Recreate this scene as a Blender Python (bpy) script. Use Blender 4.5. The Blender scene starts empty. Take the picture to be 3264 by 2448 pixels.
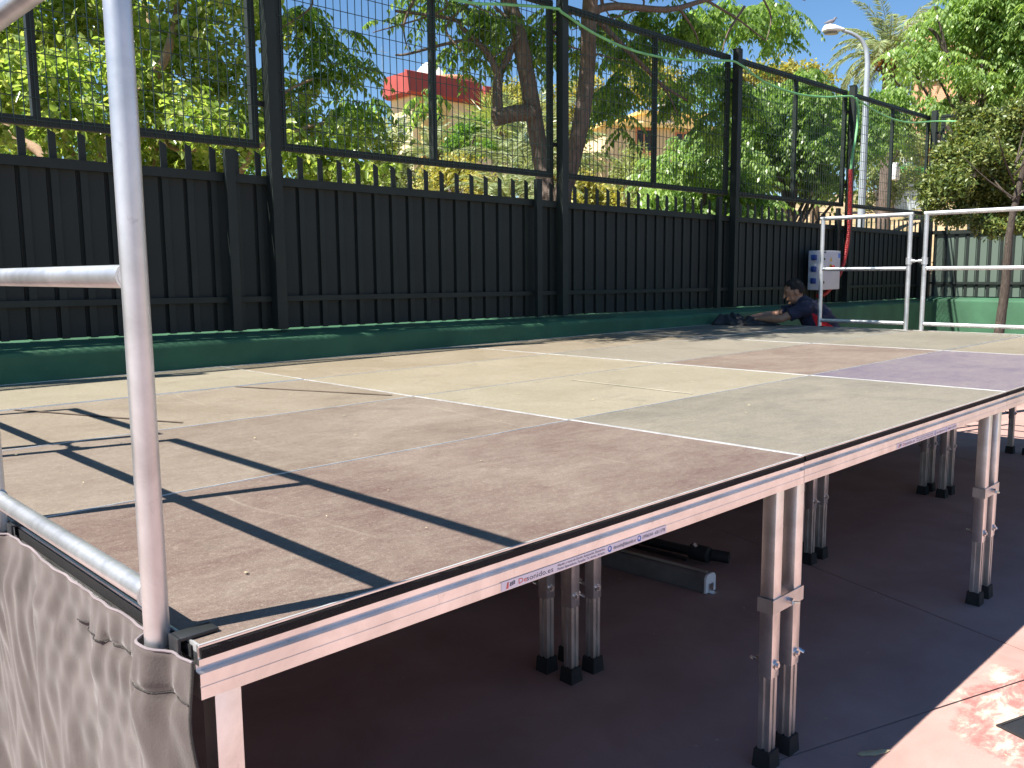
import bpy, bmesh, math, random
import numpy as np
from mathutils import Vector, Matrix

random.seed(7)
rng = np.random.default_rng(11)
R = math.radians
scene = bpy.context.scene

# ------------------------------------------------------------------ camera, sky, sun, exposure
CAM = np.array([-0.5656, -1.2986, 1.637])          # standing beside the near corner of the stage
YAW, PITCH, ROLL = 0.797046, -0.127713, -0.0088304
FPX, PW, PH = 2785.14, 3264, 2448


def cam_axes():
    cy, sy, cp, sp = math.cos(YAW), math.sin(YAW), math.cos(PITCH), math.sin(PITCH)
    f = np.array([cy * cp, sy * cp, sp]); rt = np.array([sy, -cy, 0.0]); up = np.cross(rt, f)
    c, s = math.cos(ROLL), math.sin(ROLL)
    return c * rt + s * up, -s * rt + c * up, f


AX = cam_axes()


def at(u, v, depth):
    """a place in the world seen in the photograph at (u, v), depth metres away"""
    return CAM + depth * (AX[0] * (u - PW / 2) / FPX - AX[1] * (v - PH / 2) / FPX + AX[2])


cam_data = bpy.data.cameras.new('camera')
cam = bpy.data.objects.new('camera', cam_data)
scene.collection.objects.link(cam)
m = Matrix.Identity(4)
for i in range(3):
    m[i][0], m[i][1], m[i][2], m[i][3] = AX[0][i], AX[1][i], -AX[2][i], CAM[i]
cam.matrix_world = m
cam_data.sensor_width = 36.0
cam_data.lens = FPX / PW * 36.0
cam_data.clip_start = 0.05
cam_data.clip_end = 1500
scene.camera = cam

SUN_DIR = Vector((0.68, -0.18, -1.0)).normalized()     # the way the light travels
SUN_EL = math.atan2(1.0, math.hypot(0.68, 0.18))
SUN_ROT = math.atan2(-0.68, 0.18)
world = bpy.data.worlds.new('World')
scene.world = world
world.use_nodes = True
wn = world.node_tree.nodes
sky = wn.new('ShaderNodeTexSky')
sky.sky_type = 'NISHITA'
sky.sun_disc = False
sky.sun_elevation = SUN_EL
sky.sun_rotation = SUN_ROT
sky.air_density = 1.0
sky.dust_density = 0.0
sky.ozone_density = 4.5
bg = wn['Background']
bg.inputs['Strength'].default_value = 0.064
hsv = wn.new('ShaderNodeHueSaturation')
hsv.inputs['Saturation'].default_value = 1.12
world.node_tree.links.new(sky.outputs[0], hsv.inputs['Color'])
world.node_tree.links.new(hsv.outputs[0], bg.inputs[0])
sun_data = bpy.data.lights.new('sun', 'SUN')
sun_data.energy = 5.0
sun_data.angle = R(0.53)
sun_data.color = (1.0, 0.95, 0.87)
sun = bpy.data.objects.new('sun', sun_data)
scene.collection.objects.link(sun)
sun.rotation_euler = SUN_DIR.to_track_quat('-Z', 'Y').to_euler()
sun.location = (-20, 5, 30)
scene.view_settings.view_transform = 'Standard'
scene.view_settings.look = 'None'
scene.view_settings.gamma = 1.0
scene.view_settings.use_curve_mapping = False
scene.view_settings.exposure = 1.3
scene.cycles.use_denoising = True
scene.cycles.max_bounces = 8
scene.cycles.transparent_max_bounces = 8

# ------------------------------------------------------------------ materials


def lin(r, g, b, k=1.0):
    f = lambda c: (c / 255 / 12.92 if c / 255 <= 0.04045 else ((c / 255 + 0.055) / 1.055) ** 2.4) * k
    return (f(r), f(g), f(b))


class NT:
    """small helper round a node tree"""

    def __init__(s, name):
        s.m = bpy.data.materials.new(name)
        s.m.use_nodes = True
        s.t = s.m.node_tree
        s.b = s.t.nodes['Principled BSDF']
        s.out = s.t.nodes['Material Output']

    def n(s, typ, **kw):
        nd = s.t.nodes.new(typ)
        for k, v in kw.items():
            if k.startswith('i_'):
                key = k[2:].replace('_', ' ')
                nd.inputs[int(key) if key.isdigit() else key].default_value = v
            else:
                setattr(nd, k, v)
        return nd

    def l(s, a, b):
        s.t.links.new(a, b)

    def set(s, **kw):
        for k, v in kw.items():
            key = k.replace('_', ' ')
            s.b.inputs[key].default_value = (*v, 1.0) if isinstance(v, tuple) and len(v) == 3 else v
        return s

    def coord(s, kind='Object'):
        return s.n('ShaderNodeTexCoord').outputs[kind]

    def noise(s, vec, scale, detail=4.0, rough=0.55, dist=0.0, dims='3D'):
        nd = s.n('ShaderNodeTexNoise', i_Scale=scale, i_Detail=detail, i_Roughness=rough, i_Distortion=dist)
        nd.noise_dimensions = dims
        if vec is not None:
            s.l(vec, nd.inputs['Vector'])
        return nd.outputs['Fac']

    def ramp(s, fac, stops):
        nd = s.n('ShaderNodeValToRGB')
        e = nd.color_ramp.elements
        while len(e) < len(stops):
            e.new(0.5)
        for el, (p, c) in zip(e, stops):
            el.position = p
            el.color = (*c, 1.0) if len(c) == 3 else c
        s.l(fac, nd.inputs[0])
        return nd.outputs[0]

    def mix(s, fac, a, b, mode='MIX'):
        nd = s.n('ShaderNodeMix', data_type='RGBA', blend_type=mode)
        for sock, v in ((nd.inputs[0], fac), (nd.inputs[6], a), (nd.inputs[7], b)):
            if hasattr(v, 'is_linked'):
                s.l(v, sock)
            elif isinstance(v, tuple):
                sock.default_value = (*v, 1.0) if len(v) == 3 else v
            else:
                sock.default_value = v
        return nd.outputs[2]

    def math(s, op, a, b=0.5, clamp=False):
        nd = s.n('ShaderNodeMath', operation=op, use_clamp=clamp)
        for sock, v in ((nd.inputs[0], a), (nd.inputs[1], b)):
            if hasattr(v, 'is_linked'):
                s.l(v, sock)
            else:
                sock.default_value = v
        return nd.outputs[0]

    def scale(s, vec, sc):
        nd = s.n('ShaderNodeMapping')
        nd.inputs['Scale'].default_value = sc
        s.l(vec, nd.inputs[0])
        return nd.outputs[0]

    def bump(s, h, strength=0.3, dist=0.01):
        nd = s.n('ShaderNodeBump', i_Strength=strength, i_Distance=dist)
        s.l(h, nd.inputs['Height'])
        s.l(nd.outputs[0], s.b.inputs['Normal'])


MATS = {}


def simple(name, col, rough=0.6, metal=0.0, var=0.25, vscale=6.0, bump=0.0, bscale=40.0, spec=0.5, stretch=None):
    if name in MATS:
        return MATS[name]
    t = NT(name).set(Roughness=rough, Metallic=metal)
    t.b.inputs['Specular IOR Level'].default_value = spec
    vec = t.coord()
    if stretch:
        vec = t.scale(vec, stretch)
    f = t.noise(vec, vscale, 5)
    lo = tuple(c * (1 - var) for c in col)
    hi = tuple(min(1, c * (1 + var)) for c in col)
    t.l(t.ramp(f, [(0.3, lo), (0.7, hi)]), t.b.inputs['Base Color'])
    rr = t.n('ShaderNodeMapRange')
    rr.inputs['To Min'].default_value = max(0.02, rough - 0.1)
    rr.inputs['To Max'].default_value = min(1, rough + 0.12)
    t.l(t.noise(vec, vscale * 2.7, 4), rr.inputs['Value'])
    t.l(rr.outputs[0], t.b.inputs['Roughness'])
    if bump:
        t.bump(t.noise(vec, bscale, 5, 0.6), bump, 0.01)
    MATS[name] = t.m
    return t.m


def deck_material():
    t = NT('deck_board')
    vec = t.coord()
    info = t.n('ShaderNodeObjectInfo')
    base = info.outputs['Color']
    rnd = t.n('ShaderNodeCombineXYZ')
    t.l(t.math('MULTIPLY', info.outputs['Random'], 37.0), rnd.inputs[0])
    t.l(t.math('MULTIPLY', info.outputs['Random'], 91.0), rnd.inputs[1])
    add = t.n('ShaderNodeVectorMath', operation='ADD')
    t.l(vec, add.inputs[0]); t.l(rnd.outputs[0], add.inputs[1])
    v = add.outputs[0]
    big = t.noise(v, 1.7, 6, 0.62, 0.8)
    dust = t.ramp(big, [(0.36, (0, 0, 0)), (0.68, (1, 1, 1))])
    c1 = t.mix(t.math('MULTIPLY', dust, 0.30), base, (0.33, 0.29, 0.225))
    streak = t.noise(t.scale(v, (2.0, 5.0, 1.0)), 4.0, 7, 0.7, 0.9)
    c2 = t.mix(t.ramp(streak, [(0.38, (0, 0, 0)), (0.75, (0.34, 0.34, 0.34))]), c1, (0.36, 0.32, 0.25))
    dark = t.noise(v, 3.4, 7, 0.7, 1.2)
    c3 = t.mix(t.ramp(dark, [(0.56, (0, 0, 0)), (0.78, (0.45, 0.45, 0.45))]), c2, (0.10, 0.078, 0.064))
    # pale specks and scratches
    sp = t.n('ShaderNodeTexVoronoi', i_Scale=26.0)
    t.l(v, sp.inputs['Vector'])
    spk = t.ramp(sp.outputs['Distance'], [(0.02, (0.55, 0.55, 0.55)), (0.075, (0, 0, 0))])
    spkm = t.math('MULTIPLY', spk, t.ramp(t.noise(v, 2.1, 2), [(0.5, (0, 0, 0)), (0.62, (1, 1, 1))]))
    c4 = t.mix(spkm, c3, (0.55, 0.50, 0.40))
    scr = t.n('ShaderNodeTexWave', i_Scale=1.1, i_Distortion=9.0, i_Detail=2.0)
    scr.inputs['Detail Scale'].default_value = 0.5
    t.l(v, scr.inputs['Vector'])
    scm = t.math('MULTIPLY', t.ramp(scr.outputs['Fac'], [(0.992, (0, 0, 0)), (1.0, (0.22, 0.22, 0.22))]),
                 t.ramp(t.noise(v, 2.6, 2), [(0.52, (0, 0, 0)), (0.66, (1, 1, 1))]))
    c5 = t.mix(scm, c4, (0.48, 0.43, 0.34))
    # the fine wire-mesh grip moulded into phenolic plywood
    sep = t.n('ShaderNodeSeparateXYZ'); t.l(vec, sep.inputs[0])
    sx = t.math('SINE', t.math('MULTIPLY', t.math('ADD', sep.outputs[0], sep.outputs[1]), 2 * math.pi / 0.0074))
    sy = t.math('SINE', t.math('MULTIPLY', t.math('SUBTRACT', sep.outputs[0], sep.outputs[1]), 2 * math.pi / 0.0074))
    weave = t.math('MULTIPLY', sx, sy)
    w01 = t.math('ADD', t.math('MULTIPLY', weave, 0.5), 0.5)
    c6 = t.mix(t.math('MULTIPLY', w01, 0.42), c5, (0.03, 0.025, 0.022))
    g1 = t.noise(v, 95.0, 4, 0.75)
    g2 = t.noise(v, 330.0, 2, 0.6)
    c6 = t.mix(t.ramp(g1, [(0.34, (0.32,) * 3), (0.52, (0, 0, 0))]), c6, (0.085, 0.062, 0.053))
    c6 = t.mix(t.ramp(g1, [(0.55, (0, 0, 0)), (0.72, (0.24,) * 3)]), c6, (0.44, 0.38, 0.32))
    c6 = t.mix(t.ramp(g2, [(0.5, (0, 0, 0)), (0.75, (0.25,) * 3)]), c6, (0.5, 0.44, 0.37))
    t.l(c6, t.b.inputs['Base Color'])
    rr = t.ramp(big, [(0.3, (0.42,) * 3), (0.7, (0.66,) * 3)])
    t.l(rr, t.b.inputs['Roughness'])
    t.b.inputs['Specular IOR Level'].default_value = 0.4
    t.bump(t.math('ADD', t.math('MULTIPLY', w01, 0.5), t.noise(v, 60, 3)), 0.22, 0.0015)
    return t.m


def aluminium(name, base=0.82, rough=0.33, scratch=(1.0, 40.0, 40.0), tint=(1, 1, 1), metal=1.0):
    t = NT(name).set(Metallic=metal)
    vec = t.coord()
    n1 = t.noise(t.scale(vec, scratch), 3.0, 6, 0.6)
    n2 = t.noise(vec, 5.0, 6, 0.65, 0.5)
    a = tuple(base * 0.74 * c for c in tint); b = tuple(base * 1.08 * c for c in tint)
    c = t.ramp(n2, [(0.28, a), (0.62, b)])
    smudge = t.noise(vec, 23.0, 5, 0.7, 1.0)
    c = t.mix(t.ramp(smudge, [(0.62, (0, 0, 0)), (0.8, (0.5, 0.5, 0.5))]), c, (0.25, 0.24, 0.24))
    t.l(c, t.b.inputs['Base Color'])
    mr = t.n('ShaderNodeMapRange')
    mr.inputs['To Min'].default_value = rough - 0.10
    mr.inputs['To Max'].default_value = rough + 0.20
    t.l(t.math('ADD', t.math('MULTIPLY', n1, 0.5), t.math('MULTIPLY', n2, 0.5)), mr.inputs['Value'])
    t.l(mr.outputs[0], t.b.inputs['Roughness'])
    t.bump(n1, 0.06, 0.001)
    return t.m


def leaf_material(name, cols, trans=0.45, rough=0.38, tcol=None):
    t = NT(name)
    geo = t.n('ShaderNodeNewGeometry')
    c = t.ramp(geo.outputs['Random Per Island'], [(i / max(1, len(cols) - 1), k) for i, k in enumerate(cols)])
    big = t.noise(t.coord(), 1.3, 3)
    c = t.mix(t.math('MULTIPLY', big, 0.25), c, tuple(x * 0.8 for x in cols[0]))
    t.l(c, t.b.inputs['Base Color'])
    t.b.inputs['Roughness'].default_value = rough
    tr = t.n('ShaderNodeBsdfTranslucent')
    tc = t.mix(1.0, c, tcol or (1.5, 1.55, 0.7), 'MULTIPLY')
    t.l(tc, tr.inputs[0])
    mx = t.n('ShaderNodeMixShader', i_0=trans)
    t.l(t.b.outputs[0], mx.inputs[1]); t.l(tr.outputs[0], mx.inputs[2])
    t.l(mx.outputs[0], t.out.inputs[0])
    return t.m


def bark_material(name, lo, hi, scale=(9, 9, 1.6), strength=0.9):
    t = NT(name).set(Roughness=0.9)
    v = t.scale(t.coord(), scale)
    n = t.noise(v, 3.2, 7, 0.68, 1.4)
    patch = t.noise(t.coord(), 2.4, 3)
    c = t.ramp(n, [(0.3, lo), (0.68, hi)])
    c = t.mix(t.math('MULTIPLY', patch, 0.4), c, tuple(0.5 * (a + b) for a, b in zip(lo, hi)))
    t.l(c, t.b.inputs['Base Color'])
    t.b.inputs['Specular IOR Level'].default_value = 0.2
    t.bump(n, strength, 0.03)
    return t.m


def floor_material():
    """red painted concrete, dusty, with the paint worn off in patches"""
    t = NT('painted_concrete').set(Roughness=0.8)
    t.b.inputs['Specular IOR Level'].default_value = 0.3
    geo = t.n('ShaderNodeNewGeometry')
    v = geo.outputs['Position']
    n = t.noise(v, 2.2, 7, 0.6, 0.4)
    c = t.ramp(n, [(0.3, (0.32, 0.20, 0.175)), (0.7, (0.42, 0.285, 0.25))])
    fine = t.noise(v, 180.0, 3, 0.7)
    c = t.mix(t.ramp(fine, [(0.35, (0.18,) * 3), (0.65, (0, 0, 0))]), c, (0.2, 0.11, 0.10))
    # worn patch by the drain cover: cream concrete showing with islands of darker red
    sub = t.n('ShaderNodeVectorMath', operation='SUBTRACT'); t.l(v, sub.inputs[0])
    sub.inputs[1].default_value = (2.98, -0.47, 0.0)
    rot = t.n('ShaderNodeMapping'); rot.inputs['Rotation'].default_value = (0, 0, R(18.5))
    rot.inputs['Scale'].default_value = (1.0, 1.75, 1.0)
    t.l(sub.outputs[0], rot.inputs[0])
    ln = t.n('ShaderNodeVectorMath', operation='LENGTH'); t.l(rot.outputs[0], ln.inputs[0])
    edge = t.noise(v, 7.0, 6, 0.65, 0.8)
    d = t.math('ADD', ln.outputs['Value'], t.math('MULTIPLY', t.math('SUBTRACT', edge, 0.5), 0.55))
    inside = t.ramp(d, [(0.40, (1, 1, 1)), (0.47, (0, 0, 0))])
    vein = t.noise(t.scale(v, (1.0, 1.9, 1.0)), 5.0, 8, 0.72, 0.35)
    worn = t.ramp(vein, [(0.42, (0.33, 0.14, 0.125)), (0.50, (0.39, 0.22, 0.19)), (0.56, (0.50, 0.40, 0.32)), (0.68, (0.60, 0.54, 0.44))])
    c = t.mix(inside, c, worn)
    # small pale specks everywhere
    vo = t.n('ShaderNodeTexVoronoi', i_Scale=9.0); t.l(v, vo.inputs['Vector'])
    sp = t.ramp(vo.outputs['Distance'], [(0.035, (0.7,) * 3), (0.06, (0, 0, 0))])
    sp = t.math('MULTIPLY', sp, t.ramp(t.noise(v, 1.7, 2), [(0.48, (0, 0, 0)), (0.6, (1, 1, 1))]))
    c = t.mix(sp, c, (0.62, 0.55, 0.48))
    t.l(c, t.b.inputs['Base Color'])
    t.bump(fine, 0.25, 0.002)
    return t.m


M = {}
M['deck'] = deck_material()
M['alu'] = aluminium('brushed_aluminium', 0.86, 0.34)
M['tube'] = aluminium('railing_tube', 0.66, 0.33, (30, 30, 1.2), (0.97, 0.985, 1.0), 0.8)
M['trim'] = aluminium('edge_trim_aluminium', 0.58, 0.4, (8, 8, 8), (1, 1, 1), 0.5)
M['alu_dull'] = aluminium('dull_aluminium', 0.62, 0.4, (40, 40, 1.0))
M['steel'] = aluminium('zinc_steel', 0.7, 0.25)
M['velcro'] = simple('black_hook_tape', (0.012, 0.011, 0.012), 0.95, bump=1.0, bscale=420.0, var=0.5, vscale=300)
M['rubber'] = simple('black_rubber', (0.018, 0.017, 0.017), 0.75, bump=0.2)
M['black_metal'] = simple('black_painted_metal', (0.02, 0.021, 0.023), 0.42, bump=0.05)
M['floor'] = floor_material()
M['joint'] = simple('joint_dirt', (0.045, 0.03, 0.028), 0.95)
M['fence'] = simple('dark_green_fence_paint', (0.0145, 0.021, 0.019), 0.55, spec=0.3, var=0.22, vscale=3.0, bump=0.08, bscale=30)
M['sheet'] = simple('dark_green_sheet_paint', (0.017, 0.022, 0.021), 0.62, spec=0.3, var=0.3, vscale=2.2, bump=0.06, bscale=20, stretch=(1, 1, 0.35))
M['sheet_lit'] = simple('sunlit_green_sheet_paint', (0.088, 0.125, 0.10), 0.6, var=0.22, vscale=2.2, bump=0.06, bscale=20, stretch=(1, 1, 0.35))  # same sheet paint, paler: sunlight on the end fence put into the colour
M['wall'] = simple('green_wall_paint', (0.030, 0.105, 0.052), 0.75, var=0.22, vscale=2.5, bump=0.35, bscale=55)
M['wire'] = simple('green_coated_wire', (0.012, 0.03, 0.022), 0.4)
M['hose'] = simple('pale_green_hose', (0.17, 0.46, 0.19), 0.5)
M['conduit'] = simple('red_corrugated_conduit', (0.30, 0.02, 0.02), 0.5)
M['cabinet'] = simple('light_grey_cabinet', (0.52, 0.54, 0.58), 0.45, var=0.06)
M['socket'] = simple('blue_socket', (0.015, 0.05, 0.24), 0.4)
M['yellow'] = simple('yellow_plastic', (0.62, 0.42, 0.03), 0.45)
M['red'] = simple('red_plastic', (0.6, 0.02, 0.015), 0.35)
M['white'] = simple('white_plastic', (0.80, 0.82, 0.84), 0.45, var=0.06)
M['sticker'] = simple('sticker_paper', (0.74, 0.72, 0.80), 0.4, var=0.04)
M['ink'] = simple('dark_ink', (0.03, 0.028, 0.06), 0.5)
M['ink_red'] = simple('red_ink', (0.62, 0.06, 0.03), 0.5)
M['ink_blue'] = simple('blue_ink', (0.08, 0.18, 0.55), 0.5)
M['tape_dark'] = simple('brown_adhesive_mark', (0.10, 0.07, 0.05), 0.8)
M['tape_pale'] = simple('pale_adhesive_mark', (0.36, 0.33, 0.25), 0.8)
M['litter'] = simple('dry_leaf_bits', (0.42, 0.36, 0.22), 0.8, var=0.4, vscale=60)
M['bark'] = bark_material('rough_brown_bark', (0.075, 0.055, 0.042), (0.27, 0.21, 0.18))
M['bark_pale'] = bark_material('smooth_tan_bark', (0.20, 0.13, 0.085), (0.42, 0.30, 0.21), (4, 4, 2), 0.3)
M['bark_dark'] = bark_material('dark_grey_bark', (0.035, 0.028, 0.024), (0.13, 0.105, 0.085), (14, 14, 3), 0.7)
M['palm_trunk'] = bark_material('palm_trunk_bark', (0.07, 0.05, 0.035), (0.25, 0.18, 0.12), (6, 6, 14), 1.0)

# ------------------------------------------------------------------ mesh helpers
COL = scene.collection
ORG = {}


def tag(o, label=None, cat=None, group=None, kind=None):
    for k, v in (('label', label), ('category', cat), ('group', group), ('kind', kind)):
        if v:
            o[k] = v
    return o


def thing(name, loc, label, cat, group=None):
    o = bpy.data.objects.new(name, None)
    o.empty_display_size = 0.1
    COL.objects.link(o)
    o.location = loc
    ORG[o.name] = Vector(loc)
    return tag(o, label, cat, group)


def link(name, mesh, parent=None, loc=(0, 0, 0), rot=None):
    o = bpy.data.objects.new(name, mesh)
    COL.objects.link(o)
    o.location = loc
    if rot:
        o.rotation_euler = rot
    if parent is not None:
        o.parent = parent
    ORG[o.name] = ORG.get(parent.name, Vector()) if parent is not None else Vector(loc)
    return o


def new_mesh(name, verts, faces, mats, smooth=False, midx=None):
    me = bpy.data.meshes.new(name)
    me.from_pydata([tuple(v) for v in verts], [], [tuple(f) for f in faces])
    for mm in (mats if isinstance(mats, (list, tuple)) else [mats]):
        me.materials.append(mm)
    if midx is not None:
        me.polygons.foreach_set('material_index', midx)
    if smooth:
        me.polygons.foreach_set('use_smooth', [True] * len(me.polygons))
    me.update()
    return me


def tri_mesh(name, V, F, mat_):
    """fast mesh from numpy arrays; F is (n, 3) or (n, 4)"""
    me = bpy.data.meshes.new(name)
    k = F.shape[1]
    me.vertices.add(len(V)); me.vertices.foreach_set('co', np.ascontiguousarray(V, dtype=np.float32).ravel())
    me.loops.add(F.size); me.loops.foreach_set('vertex_index', np.ascontiguousarray(F, dtype=np.int32).ravel())
    me.polygons.add(len(F)); me.polygons.foreach_set('loop_start', np.arange(0, F.size, k, dtype=np.int32))
    me.materials.append(mat_)
    me.update(calc_edges=True)
    me.validate()
    return me


class MB:
    def __init__(s):
        s.v, s.f, s.mi = [], [], []
        s.cur = 0

    def add(s, verts, faces):
        k = len(s.v)
        s.v += [tuple(map(float, p)) for p in verts]
        s.f += [tuple(i + k for i in f) for f in faces]
        s.mi += [s.cur] * len(faces)
        return s

    def box(s, x0, x1, y0, y1, z0, z1, b=0.0):
        if b <= 0:
            return s.add([(x0, y0, z0), (x1, y0, z0), (x1, y1, z0), (x0, y1, z0), (x0, y0, z1), (x1, y0, z1), (x1, y1, z1), (x0, y1, z1)],
                         [(0, 3, 2, 1), (4, 5, 6, 7), (0, 1, 5, 4), (1, 2, 6, 5), (2, 3, 7, 6), (3, 0, 4, 7)])
        bm = bmesh.new()
        bmesh.ops.create_cube(bm, size=1)
        for v in bm.verts:
            v.co = Vector(((x0 + x1) / 2 + v.co.x * (x1 - x0), (y0 + y1) / 2 + v.co.y * (y1 - y0), (z0 + z1) / 2 + v.co.z * (z1 - z0)))
        bmesh.ops.bevel(bm, geom=bm.edges[:], offset=b, segments=2, affect='EDGES', profile=0.5)
        return s.bm(bm)

    def bm(s, bm):
        bm.verts.index_update()
        s.add([v.co for v in bm.verts], [[v.index for v in f.verts] for f in bm.faces])
        bm.free()
        return s

    def tube(s, pts, rad, n=12, cap=True, flat=1.0):
        pts = [Vector(p) for p in pts]
        if not hasattr(rad, '__len__'):
            rad = [rad] * len(pts)
        rings = []
        ref = None
        for i, p in enumerate(pts):
            d = (pts[min(i + 1, len(pts) - 1)] - pts[max(i - 1, 0)]).normalized()
            if ref is None:
                ref = d.orthogonal().normalized()
            a = (ref - d * ref.dot(d))
            a = a.normalized() if a.length > 1e-6 else d.orthogonal().normalized()
            ref = a
            b = d.cross(a)
            rings.append([p + (a * math.cos(2 * math.pi * k / n) + b * math.sin(2 * math.pi * k / n) * flat) * rad[i] for k in range(n)])
        V = [q for r in rings for q in r]
        F = []
        for i in range(len(pts) - 1):
            for k in range(n):
                k2 = (k + 1) % n
                F.append((i * n + k, i * n + k2, (i + 1) * n + k2, (i + 1) * n + k))
        if cap:
            F.append(tuple(range(n - 1, -1, -1)))
            F.append(tuple((len(pts) - 1) * n + k for k in range(n)))
        return s.add(V, F)

    def prism(s, prof, fn0, fn1):
        """profile (2-D points, any winding) swept from fn0(p) to fn1(p)"""
        n = len(prof)
        V = [fn0(p) for p in prof] + [fn1(p) for p in prof]
        F = [(i, (i + 1) % n, n + (i + 1) % n, n + i) for i in range(n)]
        F += [tuple(range(n - 1, -1, -1)), tuple(range(n, 2 * n))]
        return s.add(V, F)

    def lathe(s, prof, c, n=20):
        V, F = [], []
        for r, z in prof:
            for k in range(n):
                V.append((c[0] + r * math.cos(2 * math.pi * k / n), c[1] + r * math.sin(2 * math.pi * k / n), c[2] + z))
        for i in range(len(prof) - 1):
            for k in range(n):
                k2 = (k + 1) % n
                F.append((i * n + k, i * n + k2, (i + 1) * n + k2, (i + 1) * n + k))
        return s.add(V, F)

    def mesh(s, name, mats, smooth=False, off=(0, 0, 0)):
        V = [(a - off[0], b - off[1], c - off[2]) for a, b, c in s.v]
        me = new_mesh(name, V, s.f, mats, False, s.mi)
        bm = bmesh.new(); bm.from_mesh(me)
        bmesh.ops.recalc_face_normals(bm, faces=bm.faces)
        bm.to_mesh(me); bm.free()
        if smooth:
            me.polygons.foreach_set('use_smooth', [True] * len(me.polygons))
            try:
                me.set_sharp_from_angle(angle=R(40))
            except Exception:
                pass
        return me

    def build(s, name, mats, parent=None, smooth=False):
        off = ORG.get(parent.name, Vector()) if parent is not None else Vector()
        return link(name, s.mesh(name, mats, smooth, off), parent)


def box_obj(name, b, mat_, parent=None, bev=0.0):
    return MB().box(*b, b=bev).build(name, mat_, parent, smooth=bev > 0)


SZ = 1.05                      # top of the stage above the yard floor

# ------------------------------------------------------------------ ground
GA = R(-18.5)
ga = np.array([math.cos(GA), math.sin(GA)]); gb = np.array([-ga[1], ga[0]])
# the grid's crossing of the two visible joints
_A = np.array([3.746, 0.45]); _B = np.array([2.25, -0.033])
_t = np.linalg.solve(np.stack([gb, -ga], 1), _B - _A)
G0 = _A + gb * _t[0]


def terrain_z(x, y):
    d1 = y - 5.2; d2 = x - 15.2
    d = np.maximum(d1, d2)
    k = np.clip(d / 5.5, 0, 1)
    z = 2.55 * k * k * (3 - 2 * k) + 0.085 * np.clip(d - 5.5, 0, 90) + 0.02 * np.clip(d - 40, 0, 80)
    wob = 0.25 * np.sin(x * 0.7 + y * 0.3) * np.sin(y * 0.5 - x * 0.21) + 0.1 * np.sin(x * 2.1) * np.sin(y * 1.7)
    return np.where(d > 0, z + wob * np.clip(d / 6, 0, 1), 0.0)


def terrain_mat():
    t = NT('dry_hillside').set(Roughness=0.95)
    geo = t.n('ShaderNodeNewGeometry')
    v = geo.outputs['Position']
    n = t.noise(v, 0.8, 7, 0.65, 0.5)
    c = t.ramp(n, [(0.33, (0.12, 0.14, 0.05)), (0.46, (0.30, 0.23, 0.13)), (0.62, (0.52, 0.38, 0.24))])
    t.l(c, t.b.inputs['Base Color'])
    t.b.inputs['Specular IOR Level'].default_value = 0.1
    t.bump(t.noise(v, 9, 6, 0.7), 0.8, 0.08)
    return t.m


def build_ground():
    gx = np.concatenate([np.linspace(-220, -20, 14), np.linspace(-16, 14, 16), np.linspace(15, 45, 56), np.linspace(48, 220, 28)])
    gy = np.concatenate([np.linspace(-220, -20, 14), np.linspace(-16, 4.9, 12), np.linspace(5.1, 40, 62), np.linspace(43, 220, 28)])
    X, Y = np.meshgrid(gx, gy, indexing='ij')
    Z = terrain_z(X, Y) - 0.03
    V = np.stack([X, Y, Z], -1).reshape(-1, 3)
    nx, ny = len(gx), len(gy)
    idx = np.arange(nx * ny).reshape(nx, ny)
    F = np.stack([idx[:-1, :-1], idx[1:, :-1], idx[1:, 1:], idx[:-1, 1:]], -1).reshape(-1, 4)
    me = tri_mesh('ground', V, F, terrain_mat())
    me.polygons.foreach_set('use_smooth', [True] * len(me.polygons))
    tag(link('ground', me), kind='structure')
    fl = MB().box(-40, 14.9, -40, 4.75, -0.028, -0.008).build('yard_floor', M['joint'])
    tag(fl, kind='structure')
    S, g = 3.2, 0.004
    slab = MB().prism([(g, g), (S - g, g), (S - g, S - g), (g, S - g)], lambda p: (p[0], p[1], -0.0079), lambda p: (p[0], p[1], 0.0)).mesh('concrete_slab', M['floor'])
    for i in range(-6, 5):
        for j in range(-7, 4):
            o = G0 + ga * i * S + gb * j * S
            cs = [o + ga * S * a + gb * S * b for a in (0, 1) for b in (0, 1)]
            if max(c[0] for c in cs) > 14.8 or max(c[1] for c in cs) > 4.74:
                # trim the slab along the foot of the wall
                poly = [(0, 0), (S, 0), (S, S), (0, S)]
                w = [o + ga * p[0] + gb * p[1] for p in poly]
                w = clip(clip(w, 0, 14.8), 1, 4.74)
                if len(w) < 3:
                    continue
                m2 = MB().prism([(p[0], p[1]) for p in w], lambda p: (p[0], p[1], -0.0079), lambda p: (p[0], p[1], 0.0)).mesh('concrete_slab', M['floor'])
                link('concrete_slab', m2, fl)
                continue
            link('concrete_slab', slab, fl, (o[0], o[1], 0), (0, 0, GA))
    return fl


def clip(poly, ax, lim):
    out = []
    for k in range(len(poly)):
        a, b = poly[k], poly[(k + 1) % len(poly)]
        if a[ax] <= lim:
            out.append(a)
        if (a[ax] <= lim) != (b[ax] <= lim):
            t = (lim - a[ax]) / (b[ax] - a[ax])
            out.append(a + (b - a) * t)
    return out


build_ground()

# ------------------------------------------------------------------ green kerb wall
FY = 4.3                        # plane of the long fence
FX = 14.3                       # plane of the end fence


def ledge(x):
    return SZ + 0.215 - 0.0085 * (x - 0.8)


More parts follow.
